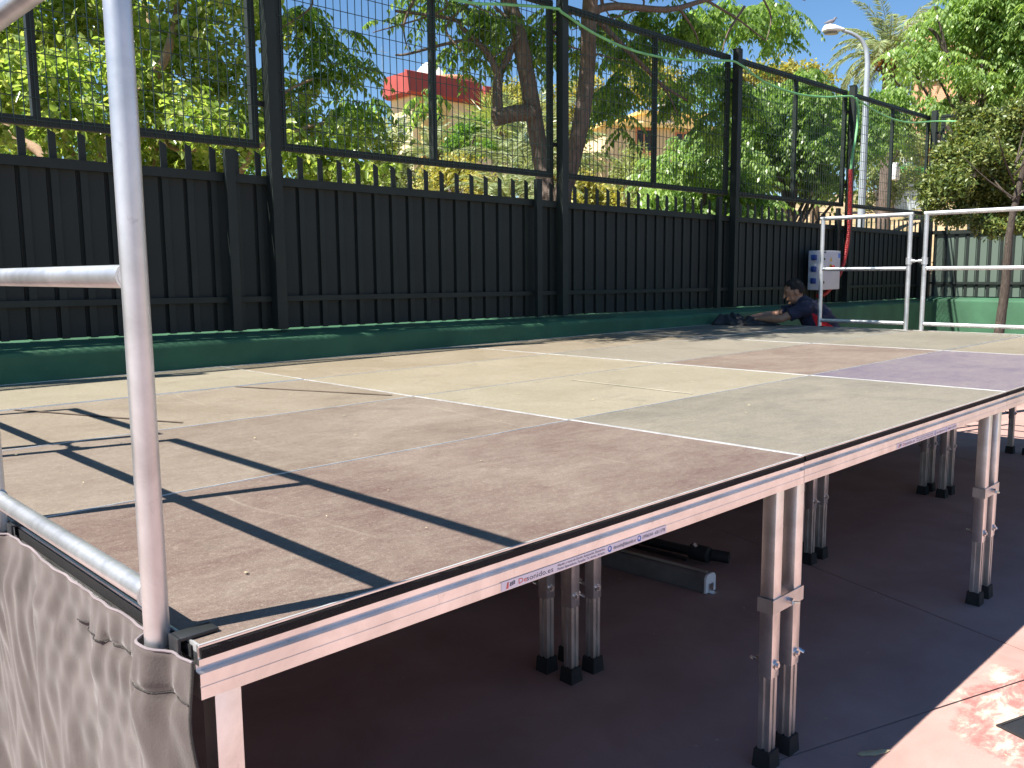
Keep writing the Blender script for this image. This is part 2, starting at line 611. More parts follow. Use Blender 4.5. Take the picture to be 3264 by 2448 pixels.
def wobble_wall(name, a0, a1, axis, face, back, ztop, label):
    """long low wall with a slightly uneven hand-rendered face and a soft top arris"""
    mb = MB()
    n = int((a1 - a0) / 0.16)
    prof = 7
    rows = []
    for i in range(n + 1):
        a = a0 + (a1 - a0) * i / n
        zt = ztop(a)
        w = lambda s: 0.006 * math.sin(a * 3.1 + s) + 0.004 * math.sin(a * 7.7 + 2 * s)
        pts = [(face + w(0), 0), (face + w(1), 0.5), (face + w(2), zt - 0.075), (face + 0.006 + w(2) * .6, zt - 0.05), (face + 0.02, zt - 0.038 + w(3) * .4), (back, zt + 0.004), (back, 0)]
        rows.append([(a, p[0], p[1]) if axis == 0 else (p[0], a, p[1]) for p in pts])
    V = [p for r in rows for p in r]
    F = [(i * prof + k, i * prof + k + 1, (i + 1) * prof + k + 1, (i + 1) * prof + k) for i in range(n) for k in range(prof - 1)]
    F += [tuple(range(prof)), tuple(n * prof + k for k in range(prof - 1, -1, -1))]
    mb.add(V, F)
    o = mb.build(name, M['wall'], None, True)
    return tag(o, label, 'wall')


wobble_wall('low_wall', -6.3, 14.05, 0, FY - 0.285, FY + 0.12, ledge, 'low dark green rendered wall under the long fence behind the stage')
wobble_wall('low_wall', -6.0, 4.42, 1, 14.06, 14.45, lambda y: SZ + 0.13, 'low green rendered wall under the end fence beyond the far railings')

# ------------------------------------------------------------------ fences
P = 0.1633                      # picket pitch
picket_mesh = {}


def picket(h):
    key = round(h, 2)
    if key not in picket_mesh:
        mb = MB()
        w, d = 0.021, 0.0045
        # square tube, its top cut on the slant
        mb.add([(-w, -d, 0), (w, -d, 0), (w, d, 0), (-w, d, 0), (-w, -d, key), (w, -d, key - 0.024), (w, d, key - 0.018), (-w, d, key)],
               [(0, 3, 2, 1), (4, 5, 6, 7), (0, 1, 5, 4), (1, 2, 6, 5), (2, 3, 7, 6), (3, 0, 4, 7)])
        picket_mesh[key] = mb.mesh('picket', M['fence'])
    return picket_mesh[key]


def sheet_mesh(mk='sheet'):
    mb = MB()
    # folded steel sheet: flat pan with a small return at each side
    w, h = P / 2 + 0.005, 1.0
    prof = [(-w, 0.014), (-w + 0.012, 0.014), (-w + 0.024, 0.004), (w - 0.03, 0.0), (w - 0.02, 0.019), (w, 0.019),
            (w, 0.021), (w - 0.0215, 0.021), (w - 0.031, 0.0025), (-w + 0.0245, 0.0065), (-w + 0.0125, 0.0165), (-w, 0.0165)]
    mb.prism(prof, lambda p: (p[0], p[1], 0), lambda p: (p[0], p[1], h))
    return mb.mesh('sheet_panel', M[mk])


SHEET = sheet_mesh()
SHEET_LIT = sheet_mesh('sheet_lit')
post_cache = {}


def wire_mesh_panel(parent, a0, a1, z0, z1, to):
    """frame of square tube with a middle bar and welded wire; to(a, d, z) maps to world"""
    fr = 0.02

    def bar(name, aa, ab, za, zb, d=0.022, par=None):
        mb = MB()
        c = [to(a, dd, z) for a in (aa, ab) for dd in (-d, d) for z in (za, zb)]
        mb.add(c, [(0, 1, 3, 2), (4, 6, 7, 5), (0, 4, 5, 1), (2, 3, 7, 6), (0, 2, 6, 4), (1, 5, 7, 3)])
        return mb.build(name, M['fence'], par or parent)
    top = bar('mesh_frame', a0, a1, z1 - 0.055, z1)
    bar('frame_rail', a0, a1, z0, z0 + 0.052, par=top)
    bar('frame_stile', a0, a0 + 0.05, z0 + 0.052, z1 - 0.055, par=top)
    bar('frame_stile', a1 - 0.05, a1, z0 + 0.052, z1 - 0.055, par=top)
    mid = (a0 + a1) / 2
    bar('frame_stile', mid - 0.022, mid + 0.022, z0 + 0.052, z1 - 0.055, par=top)
    mb = MB()
    r = 0.0033

    def wire(p, q, off):
        p, q = Vector(to(p[0], off, p[1])), Vector(to(q[0], off, q[1]))
        d = (q - p).normalized(); a = d.orthogonal().normalized() * r; b = d.cross(a)
        ring = [a, b, -a, -b]
        mb.add([p + k for k in ring] + [q + k for k in ring], [(0, 1, 5, 4), (1, 2, 6, 5), (2, 3, 7, 6), (3, 0, 4, 7)])
    n = int((a1 - a0 - 0.06) / 0.0615)
    for i in range(n + 1):
        a = a0 + 0.03 + (a1 - a0 - 0.06) * i / n
        j = 0.004 * math.sin(i * 1.7)
        wire((a + j, z0 + 0.008), (a - j, z1 - 0.01), -0.0248)
    n = int((z1 - z0 - 0.06) / 0.121)
    for i in range(n + 1):
        z = z0 + 0.03 + (z1 - z0 - 0.06) * i / n
        wire((a0 + 0.004, z), (a1 - 0.004, z), -0.0296)
    w = mb.build('wire_mesh', M['wire'], parent)
    w['kind'] = 'stuff'


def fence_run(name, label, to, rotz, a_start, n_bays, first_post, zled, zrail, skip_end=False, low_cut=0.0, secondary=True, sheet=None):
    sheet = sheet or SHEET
    """posts, rails, pickets, sheet panels and wire panels along one straight run"""
    base = to(first_post, 0, 0)
    root = thing(name, (base[0], base[1], zled(first_post)), label, 'fence')
    off = Vector(root.location)

    def put(nm, me, a, d, z, sc=None):
        p = Vector(to(a, d, z)) - off
        o = link(nm, me, root, p, (0, 0, rotz))
        if sc:
            o.scale = sc
        return o

    def cbox(nm, aa, ab, d0, d1, za, zb, zc=None, zd=None):
        zc = za if zc is None else zc; zd = zb if zd is None else zd
        mb = MB()
        c = [to(aa, d0, za), to(ab, d0, zc), to(ab, d1, zc), to(aa, d1, za), to(aa, d0, zb), to(ab, d0, zd), to(ab, d1, zd), to(aa, d1, zb)]
        mb.add(c, [(0, 3, 2, 1), (4, 5, 6, 7), (0, 1, 5, 4), (1, 2, 6, 5), (2, 3, 7, 6), (3, 0, 4, 7)])
        return mb.build(nm, M['fence'], root)
    bay = 2.942
    for b in range(n_bays):
        p0 = first_post + b * bay
        p1 = p0 + bay
        zl = zled(p0)
        # main post with cap, and the lug holding the frame
        po = cbox('post', p0 - 0.038, p0 + 0.038, -0.105, -0.025, zl + 0.002, SZ + 3.05)
        cb = MB()
        q = to(p0, -0.055, SZ + 3.05)
        cb.box(q[0] - 0.042, q[0] + 0.042, q[1] - 0.046, q[1] + 0.036, q[2] + 0.0005, q[2] + 0.012).build('post_cap', M['fence'], po)
        for z in (1.72, 2.7):
            q0 = to(p0 - 0.075, -0.02, SZ + z); q1 = to(p0 + 0.075, 0.0, SZ + z + 0.035)
            lo = [min(a_, b_) for a_, b_ in zip(q0, q1)]; hi = [max(a_, b_) for a_, b_ in zip(q0, q1)]
            MB().box(lo[0], hi[0], lo[1], hi[1], lo[2], hi[2]).build('frame_lug', M['black_metal'], po)
        # upper and lower horizontal rails in front of the sheet
        a0, a1 = p0 + 0.04, p1 - 0.04
        cbox('top_rail', a0, a1, -0.034, -0.006, zrail(a0) - 0.058, zrail(a0), zrail(a1) - 0.058, zrail(a1))
        cbox('bottom_rail', a0, a1, -0.03, -0.006, zled(a0) + 0.195, zled(a0) + 0.232, zled(a1) + 0.195, zled(a1) + 0.232)
        if secondary:
            s = p1 - 0.33
            cbox('short_post', s - 0.034, s + 0.03, -0.094, -0.052, zled(s) + 0.002, SZ + 1.405)
        n = 18
        for i in range(n):
            a = p0 + (i + 0.5) * P
            zr = zrail(a)
            zl = zled(a)
            put('picket', picket(zr + 0.168 - zl), a, 0.0, zl + 0.001)
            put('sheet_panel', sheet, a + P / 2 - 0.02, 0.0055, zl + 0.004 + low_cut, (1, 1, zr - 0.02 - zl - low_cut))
        wire_mesh_panel(root, p0 + 0.085, p1 - 0.075, SZ + 1.44, SZ + 2.99, to)
    e = first_post + n_bays * bay
    po = cbox('post', e - 0.038, e + 0.038, -0.105, -0.025, zled(e) + 0.002, SZ + 3.05)
    return root


fence_run('metal_fence', 'dark green sheet-and-picket fence with wire mesh panels behind the stage', lambda a, d, z: (a, FY + d, z), 0.0,
          0, 6, 2.57 - 2.942 * 2, ledge, lambda a: SZ + 1.268 - 0.0085 * (a - 0.9))
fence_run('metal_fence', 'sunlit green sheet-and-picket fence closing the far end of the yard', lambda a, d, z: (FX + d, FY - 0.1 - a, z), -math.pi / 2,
          0, 3, 0.0, lambda a: SZ + 0.134, lambda a: SZ + 1.18, secondary=False, sheet=SHEET_LIT)

# ------------------------------------------------------------------ stage platforms
EXP = 1.75
deck_cols = {  # sunlit look of each board, turned into reflectance below
    (0, 0): (134, 106, 98), (0, 1): (148, 128, 114), (0, 2): (168, 152, 131), (0, 3): (186, 177, 150),
    (1, 0): (152, 146, 131), (1, 1): (192, 182, 154), (1, 2): (194, 181, 151), (1, 3): (182, 165, 136),
    (2, 0): (130, 116, 144), (2, 1): (150, 124, 110), (2, 2): (170, 162, 144), (2, 3): (176, 160, 134),
    (3, 0): (166, 155, 130), (3, 1): (152, 147, 128), (3, 2): (150, 148, 134), (3, 3): (152, 146, 132)}
words = {0: 'front', 1: 'second', 2: 'third', 3: 'rear'}
tints = {(0, 0): 'dark brown', (0, 1): 'grey-brown', (0, 2): 'tan', (0, 3): 'pale cream', (1, 0): 'olive grey', (1, 1): 'pale sandy', (1, 2): 'sandy yellow',
         (1, 3): 'worn sandy brown', (2, 0): 'purple-grey', (2, 1): 'reddish brown', (2, 2): 'pale grey', (2, 3): 'light tan', (3, 0): 'beige', (3, 1): 'grey',
         (3, 2): 'shade-dappled grey', (3, 3): 'shaded grey'}
cols_w = {0: 'nearest the left railing', 1: 'second from the left railing', 2: 'third from the left railing', 3: 'at the far railings'}


def text_mesh(txt, size, mats, name='lettering', shear=0.0):
    cu = bpy.data.curves.new(name, 'FONT')
    cu.body = txt; cu.size = size; cu.shear = shear
    cu.resolution_u = 2
    o = bpy.data.objects.new(name, cu)
    COL.objects.link(o)
    bpy.context.view_layer.update()
    dg = bpy.context.evaluated_depsgraph_get()
    me = bpy.data.meshes.new_from_object(o.evaluated_get(dg))
    bpy.data.objects.remove(o)
    me.materials.clear(); me.materials.append(mats)
    return me


def place_text(txt, size, mat_, parent, x, z, y, width=None, shear=0.0, name='lettering'):
    me = text_mesh(txt, size, mat_, name, shear)
    xs = [v.co.x for v in me.vertices]
    k = (width / (max(xs) - min(xs))) if width else 1.0
    for v in me.vertices:
        v.co = Vector((x + v.co.x * k, y, z + v.co.y)) - ORG[parent.name]
    return link(name, me, parent)


def beam_profile():
    # (outward, height): lip, tape recess, flange, deep groove, lower face with a shallow line
    return [(0, 0.0), (0, -0.003), (-0.0035, -0.003), (-0.0035, -0.023), (0, -0.023), (0.0, -0.034), (-0.013, -0.034), (-0.013, -0.047),
            (0.0015, -0.047), (0.0015, -0.066), (0.0, -0.0665), (0.0, -0.069), (0.0015, -0.0695), (0.0015, -0.090), (-0.004, -0.0905), (-0.042, -0.0905), (-0.042, -0.012), (-0.006, -0.012), (-0.006, 0.0)]


leg_meshes = {}


def leg_parts():
    if leg_meshes:
        return leg_meshes
    h = 0.024
    o = MB()
    o.box(-h, h, -h, h, -0.735, -0.0915, b=0.0022)
    leg_meshes['leg'] = o.mesh('leg', M['alu'], True)
    # extruded inner leg with a T-slot in each side
    q, s, d = 0.0208, 0.0055, 0.007
    pr = [(-q, -q), (-s, -q), (-s, -q + d), (s, -q + d), (s, -q), (q, -q), (q, -s), (q - d, -s), (q - d, s), (q, s), (q, q), (s, q), (s, q - d), (-s, q - d), (-s, q), (-q, q), (-q, s), (-q + d, s), (-q + d, -s), (-q, -s)]
    i = MB().prism(pr, lambda p: (p[0], p[1], -1.0), lambda p: (p[0], p[1], -0.70))
    leg_meshes['inner_leg'] = i.mesh('inner_leg', M['alu_dull'])
    f = MB()
    a, b = 0.033, 0.029
    f.prism([(-1, -1), (1, -1), (1, 1), (-1, 1)], lambda p: (p[0] * a, p[1] * a, -SZ + 0.0005), lambda p: (p[0] * b, p[1] * b, -SZ + 0.062))
    leg_meshes['rubber_foot'] = f.mesh('rubber_foot', M['rubber'])
    w = MB()
    w.tube([(0, -0.026, -0.69), (0, 0.024, -0.69)], 0.006, 10)
    w.tube([(0, -0.0242, -0.69), (0, -0.031, -0.69)], 0.015, 16)
    w.tube([(0, -0.031, -0.69), (0, -0.037, -0.69)], 0.008, 6)
    leg_meshes['clamp_bolt'] = w.mesh('clamp_bolt', M['steel'], True)
    n = MB()
    n.tube([(0.0242, 0, -0.69), (0.045, 0, -0.69)], 0.010, 12)
    for sg in (-1, 1):
        n.tube([(0.036, 0, -0.69), (0.044, 0.014 * sg, -0.69 + 0.006 * sg), (0.050, 0.03 * sg, -0.69 + 0.014 * sg)], [0.006, 0.007, 0.0055], 8, flat=0.5)
    leg_meshes['wing_nut'] = n.mesh('wing_nut', M['steel'], True)
    return leg_meshes


def make_platform(i, j):
    x0, x1, y0, y1 = 2.0 * i, 2.0 * i + 2.0, 1.0 * j, 1.0 * j + 1.0
    lab = '%s stage platform, %s row, %s' % (tints[(i, j)], words[j], cols_w[i])
    root = thing('stage_platform', (x0, y0, 0), lab, 'stage platform', 'platforms of the stage')
    e = 0.0012
    dz = [0, 0.0015, -0.001, 0.001, -0.0015][(i * 3 + j * 2) % 5]
    T = SZ + dz
    bd = MB().box(x0 + 0.0062, x1 - 0.0062, y0 + 0.0062, y1 - 0.0062, T - 0.0118, T - 0.0008)
    me = bd.mesh('deck_board', M['deck'], False, (x0, y0, 0))
    d = link('deck_board', me, root)
    c = lin(*deck_cols[(i, j)], k=1 / EXP)
    d.color = (*c, 1)
    pr = beam_profile()
    xa, xb = x0 + e, x1 - e
    ya, yb = y0 + e, y1 - e
    fb = MB().prism(pr, lambda p: (xa, ya - p[0], T + p[1]), lambda p: (xb, ya - p[0], T + p[1])).build('side_beam', M['alu'], root)
    MB().prism(pr, lambda p: (xa, yb + p[0], T + p[1]), lambda p: (xb, yb + p[0], T + p[1])).build('side_beam', M['alu'], root)
    # the two end beams butt between the side beams
    pe = [(0, 0.0), (0, -0.034), (-0.013, -0.034), (-0.013, -0.047), (0.0, -0.047), (0.0, -0.09), (-0.042, -0.09), (-0.042, -0.012), (-0.006, -0.012), (-0.006, 0.0)]
    MB().prism(pe, lambda p: (xa - p[0], ya + 0.0425, T + p[1]), lambda p: (xa - p[0], yb - 0.0425, T + p[1])).build('end_beam', M['alu'], root)
    MB().prism(pe, lambda p: (xb + p[0], ya + 0.0425, T + p[1]), lambda p: (xb + p[0], yb - 0.0425, T + p[1])).build('end_beam', M['alu'], root)
    # corners of the edging between board and end beams
    ed = MB()
    for xx in ((xa, xa + 0.006), (xb - 0.006, xb)):
        ed.box(xx[0], xx[1], ya + 0.0065, ya + 0.042, T - 0.0125, T - 0.0001)
        ed.box(xx[0], xx[1], yb - 0.042, yb - 0.0065, T - 0.0125, T - 0.0001)
    ed.box(xa + 0.001, xb - 0.001, ya + 0.0002, ya + (0.0050 if j == 0 else 0.0026), T + 0.0002, T + 0.0012).box(xa + 0.001, xb - 0.001, yb - 0.0026, yb - 0.0002, T + 0.0002, T + 0.0012).box(xa + 0.0002, xa + 0.0030, ya + 0.0062, yb - 0.0062, T + 0.0002, T + 0.0014).box(xb - 0.0030, xb - 0.0002, ya + 0.0062, yb - 0.0062, T + 0.0002, T + 0.0014).build('edge_trim', M['trim'], root)
    if j == 0:
        vb = MB()
        n = 160
        rows = []
        for k in range(n + 1):
            x = xa + 0.004 + (xb - xa - 0.008) * k / n
            fz = lambda: random.uniform(-0.0006, 0.0006)
            rows.append([(x, ya + 0.0030, T - 0.0035), (x, ya - 0.0008 + fz(), T - 0.0038 + fz()), (x, ya - 0.0022 + fz(), T - 0.007), (x, ya - 0.0022 + fz(), T - 0.0195), (x, ya - 0.0005, T - 0.0222 + fz()), (x, ya + 0.0030, T - 0.0225)])
        V = [p for r in rows for p in r]
        F = [(a * 6 + b, a * 6 + b + 1, a * 6 + b + 7, a * 6 + b + 6) for a in range(n) for b in range(5)]
        vb.add(V, F).build('hook_tape', M['velcro'], root)
    if i == 0:
        n = 4
        MB().box(xa - 0.0035, xa - 0.0004, ya + 0.02, yb - 0.02, T - 0.024, T - 0.004).build('hook_tape', M['velcro'], root)
    if j == 0 and i in (0, 1):
        sx, sw = (0.665, 0.593) if i == 0 else (2.722, 0.62)
        yf = ya - 0.0015
        zb = T - 0.0888
        st = MB().box(sx, sx + sw, yf - 0.0009, yf - 0.0002, zb, zb + 0.0205).build('sticker', M['sticker'], fb)
        yt = yf - 0.0013
        k = sw / 0.593
        # emblem: a small tower of bars with a swoosh of blocks
        eb = MB()
        for q in range(6):
            eb.box(sx + 0.014 + 0.0006 * q, sx + 0.021 + 0.0002 * q, yt, yt + 0.0002, zb + 0.003 + q * 0.0023, zb + 0.0047 + q * 0.0023)
        eb.build('emblem', M['ink_red'], st)
        eb = MB()
        for q in range(4):
            for w in range(3):
                eb.box(sx + 0.025 + 0.0055 * w, sx + 0.0295 + 0.0055 * w, yt, yt + 0.0002, zb + 0.006 + q * 0.0022 + w * 0.001, zb + 0.0075 + q * 0.0022 + w * 0.001)
        eb.build('emblem', M['ink'], st)
        place_text('De', 0.0165, M['ink_red'], st, sx + 0.05 * k, zb + 0.0048, yt, 0.025 * k)
        place_text('sonido.es', 0.0165, M['ink'], st, sx + 0.0755 * k, zb + 0.0048, yt, 0.085 * k)
        place_text('Alquiler y venta de Sonido, Iluminación, Escenarios,', 0.0085, M['ink'], st, sx + 0.175 * k, zb + 0.0122, yt, 0.168 * k, 0.2)
        place_text('Postes Separadores, Pantallas TV, Atriles, Atrezzo.', 0.0085, M['ink'], st, sx + 0.175 * k, zb + 0.0035, yt, 0.168 * k, 0.2)
        for cx, mm in ((0.362, M['ink_blue']), (0.478, M['ink_blue'])):
            MB().tube([(sx + cx * k, yt + 0.0001, zb + 0.0102), (sx + cx * k, yt + 0.0003, zb + 0.0102)], 0.0078, 20).build('emblem', mm, st)
            MB().tube([(sx + cx * k - 0.001, yt - 0.0002, zb + 0.0115), (sx + cx * k - 0.001, yt + 0.0000, zb + 0.0115)], 0.0038, 14).build('emblem', M['sticker'], st)
        place_text('desonido@desonido.es', 0.0125, M['ink'], st, sx + 0.375 * k, zb + 0.0062, yt, 0.088 * k, 0.2)
        place_text('699060364 - 636115798', 0.0125, M['ink'], st, sx + 0.49 * k, zb + 0.0062, yt, 0.096 * k, 0.2)
    # legs
    lp = leg_parts()
    for sx in (0, 1):
        for sy in (0, 1):
            lx = (0.067 if sx == 0 else 1.933); ly = (0.067 if sy == 0 else 0.933)
            lg = link('leg', lp['leg'], root, (lx, ly, SZ))
            for nm in ('inner_leg', 'rubber_foot', 'clamp_bolt', 'wing_nut'):
                c_ = link(nm, lp[nm], lg)
                if nm in ('wing_nut',) and (sx + sy) % 2:
                    c_.rotation_euler = (0, 0, R(90))
    return root


PLAT = {}
for i in range(4):
    for j in range(4):
        PLAT[(i, j)] = make_platform(i, j)


def strip(parent, p, q, w, z, mat_, name='tape_mark'):
    p, q = Vector((*p, 0)), Vector((*q, 0))
    d = (q - p).normalized(); nn = Vector((-d.y, d.x, 0)) * w / 2
    mb = MB()
    V, F = [], []
    n = 14
    for k in range(n + 1):
        c = p.lerp(q, k / n)
        a, b = c + nn * random.uniform(0.6, 1.1), c - nn * random.uniform(0.6, 1.1)
        V += [(a.x, a.y, z), (b.x, b.y, z), (a.x, a.y, z + 0.0006), (b.x, b.y, z + 0.0006)]
    for k in range(n):
        o = 4 * k
        F += [(o + 2, o + 3, o + 7, o + 6), (o, o + 4, o + 5, o + 1), (o, o + 2, o + 6, o + 4), (o + 1, o + 5, o + 7, o + 3)]
    F += [(0, 1, 3, 2), (4 * n, 4 * n + 2, 4 * n + 3, 4 * n + 1)]
    mb.add(V, F).build(name, mat_, parent)


strip(PLAT[(0, 2)], (0.53, 2.98), (0.90, 2.09), 0.02, SZ + 0.0012, M['tape_dark'])
strip(PLAT[(0, 2)], (1.58, 2.985), (1.94, 2.10), 0.02, SZ + 0.0012, M['tape_dark'])
strip(PLAT[(1, 1)], (2.965, 1.85), (2.94, 1.06), 0.018, SZ + 0.0014, M['tape_pale'])


# straps that tie neighbouring legs together at the front
def leg_strap(x, y, label):
    root = thing('leg_clamp', (x, y, SZ - 0.49), label, 'clamp', 'clamps tying stage legs together')
    b = MB()
    z0, z1 = SZ - 0.512, SZ - 0.464
    prof_out, prof_in = [(-0.0965, -0.0275), (0.0965, -0.0275), (0.0965, 0.0275), (-0.0965, 0.0275)], None
    t = 0.004
    b.box(x - 0.0965, x + 0.0965, y - 0.0285, y - 0.0245, z0, z1)
    b.box(x - 0.0965, x + 0.0965, y + 0.0245, y + 0.0285, z0, z1)
    b.box(x - 0.1005, x - 0.0967, y - 0.0285, y + 0.0285, z0, z1)
    b.box(x + 0.0967, x + 0.1005, y - 0.0285, y + 0.0285, z0, z1)
    b.build('strap', M['alu_dull'], root)
    n = MB()
    zc = (z0 + z1) / 2
    n.tube([(x, y + 0.03, zc), (x, y - 0.045, zc)], 0.006, 10)
    n.tube([(x, y - 0.0287, zc), (x, y - 0.046, zc)], 0.011, 6)
    n.tube([(x - 0.005, y - 0.046, zc - 0.004), (x + 0.028, y - 0.05, zc - 0.012)], [0.007, 0.005], 8)
    n.build('bolt', M['steel'], root, True)


leg_strap(2.0, 0.067, 'aluminium strap with bolt round the pair of legs under the first front joint')
leg_strap(4.0, 0.067, 'aluminium strap with bolt round the pair of legs under the second front joint')

# ------------------------------------------------------------------ railings
RR = 0.0205


def railing(x, y0, y1, posts, label, zb=0.0, h=1.095):
    root = thing('railing', (x, y0, SZ), label, 'railing', 'tubular stage railings')
    for y in posts:
        zt = SZ + h - (0.0 if y in (y0, y1) else RR * 0.9)
        MB().tube([(x, y, SZ + zb), (x, y, SZ + 0.5), (x, y, zt - RR * 0.4)], RR, 24).build('post', M['tube'], root, True)
    tp = MB()
    pts = [(x, y0 - RR, SZ + h)] + [(x, y, SZ + h) for y in np.linspace(y0, y1, 5)] + [(x, y1 + RR, SZ + h)]
    tp.tube(pts, RR, 24).build('top_rail', M['tube'], root, True)
    ys = sorted(posts)
    for a, b in zip(ys[:-1], ys[1:]):
        for z in (0.062, 0.585):
            MB().tube([(x, a + RR * 0.8, SZ + z), (x, b - RR * 0.8, SZ + z)], RR * 0.92, 20).build('rail', M['tube'], root, True)
            w = MB()
            for yy, sg in ((a, 1), (b, -1)):      # weld beads
                w.tube([(x, yy + sg * (RR * 0.86), SZ + z), (x, yy + sg * (RR * 1.08), SZ + z)], [RR * 1.12, RR * 0.96], 18)
            w.build('weld_bead', M['alu_dull'], root, True)
    return root


railing(-0.0235, 0.10, 1.965, (0.10, 1.03, 1.965), 'nearest aluminium railing at the left edge, its post large in the foreground', zb=-0.06)
railing(-0.0235, 2.125, 3.02, (2.125, 3.02), 'short left railing just outside the frame, its shadow lying across the tan platform', zb=-0.06)
railing(8.028, 2.065, 2.94, (2.065, 2.94), 'short aluminium railing in half shade between the bending man and the far gap', zb=-0.06)
railing(8.028, 0.05, 1.92, (0.05, 0.985, 1.92), 'brightly sunlit white railing at the far right end of the stage', zb=-0.06)


def coupler(x, ya, yb, z, label):
    root = thing('railing_coupler', (x, ya, SZ + z), label, 'coupler', 'couplers joining railings')
    for y in (ya, yb):
        c = MB()
        c.lathe([(RR + 0.0006, -0.032), (RR + 0.008, -0.032), (RR + 0.008, 0.032), (RR + 0.0006, 0.032)], (x, y, SZ + z), 24)
        c.build('collar', M['tube'], root, True)
    l = MB()
    s = 1 if yb > ya else -1
    l.tube([(x, ya + s * (RR + .006), SZ + z), (x, ya + s * 0.055, SZ + z)], 0.0165, 12)
    l.tube([(x, ya + s * 0.055, SZ + z), (x, yb - s * 0.055, SZ + z)], 0.009, 10)
    l.tube([(x, yb - s * 0.055, SZ + z), (x, yb - s * (RR + .006), SZ + z)], 0.0165, 12)
    l.build('link', M['tube'], root, True)


coupler(-0.0235, 1.965, 2.125, 0.655, 'grey pipe coupler joining the two left railings, just out of view')
coupler(8.028, 1.92, 2.065, 0.655, 'grey pipe coupler joining the two far railings at mid height')


def bracket(x, y, s, label):
    root = thing('railing_bracket', (x, y, SZ), label, 'bracket', 'black brackets holding railing posts')
    b = MB()
    b.box(x - 0.003, x + s * 0.062 if s > 0 else x + 0.003, y - 0.018, y + 0.018, SZ + 0.0012, SZ + 0.0072, b=0.0016) if s > 0 else b.box(x - 0.062, x + 0.003, y - 0.018, y + 0.018, SZ + 0.0012, SZ + 0.0072, b=0.0016)
    b.build('hook_plate', M['black_metal'], root, True)
    v = MB()
    xo = x - s * 0.003
    v.box(min(xo, xo - s * 0.006), max(xo, xo - s * 0.006), y - 0.018, y + 0.018, SZ - 0.075, SZ + 0.0072, b=0.0016)
    v.build('back_plate', M['black_metal'], root, True)


bracket(-0.009, 0.052, 1, 'black hook bracket on the near left corner of the deck')
bracket(-0.009, 0.965, 1, 'black hook bracket beside the middle post of the nearest railing')
for y, w in ((2.0, 'right post of the half-shaded far railing'), (2.885, 'left post of the half-shaded far railing'), (1.86, 'left post of the sunlit far railing')):
    bracket(8.009, y, -1, 'black hook bracket at the foot of the ' + w)
for y, w in ((0.10, 'near corner post'), (1.03, 'middle left post'), (1.965, 'left post just out of view'), (2.125, 'first post of the short left railing'), (3.02, 'last post of the short left railing')):
    c = MB()
    c.lathe([(RR + 0.0008, -0.075), (RR + 0.005, -0.075), (RR + 0.005, -0.02), (RR + 0.0008, -0.02)], (-0.0235, y, SZ), 20)
    tag(c.build('post_socket', M['black_metal'], None, True), 'black socket ring round the foot of the ' + w, 'socket', 'sockets under railing posts')


# ------------------------------------------------------------------ skirt cloth on the left side
def cloth_mat():
    t = NT('grey_brown_skirt_cloth').set(Roughness=0.95)
    v = t.coord()
    n = t.noise(v, 7.0, 6, 0.6, 0.6)
    c = t.ramp(n, [(0.3, (0.064, 0.052, 0.048)), (0.7, (0.106, 0.087, 0.081))])
    f = t.noise(t.scale(v, (1, 1, 0.15)), 55.0, 4, 0.7)
    c = t.mix(t.ramp(f, [(0.55, (0, 0, 0)), (0.8, (0.35,) * 3)]), c, (0.14, 0.118, 0.11))
    t.l(c, t.b.inputs['Base Color'])
    t.b.inputs['Sheen Weight'].default_value = 0.25
    t.b.inputs['Specular IOR Level'].default_value = 0.1
    t.bump(t.noise(v, 240, 3, 0.7), 0.4, 0.002)
    return t.m


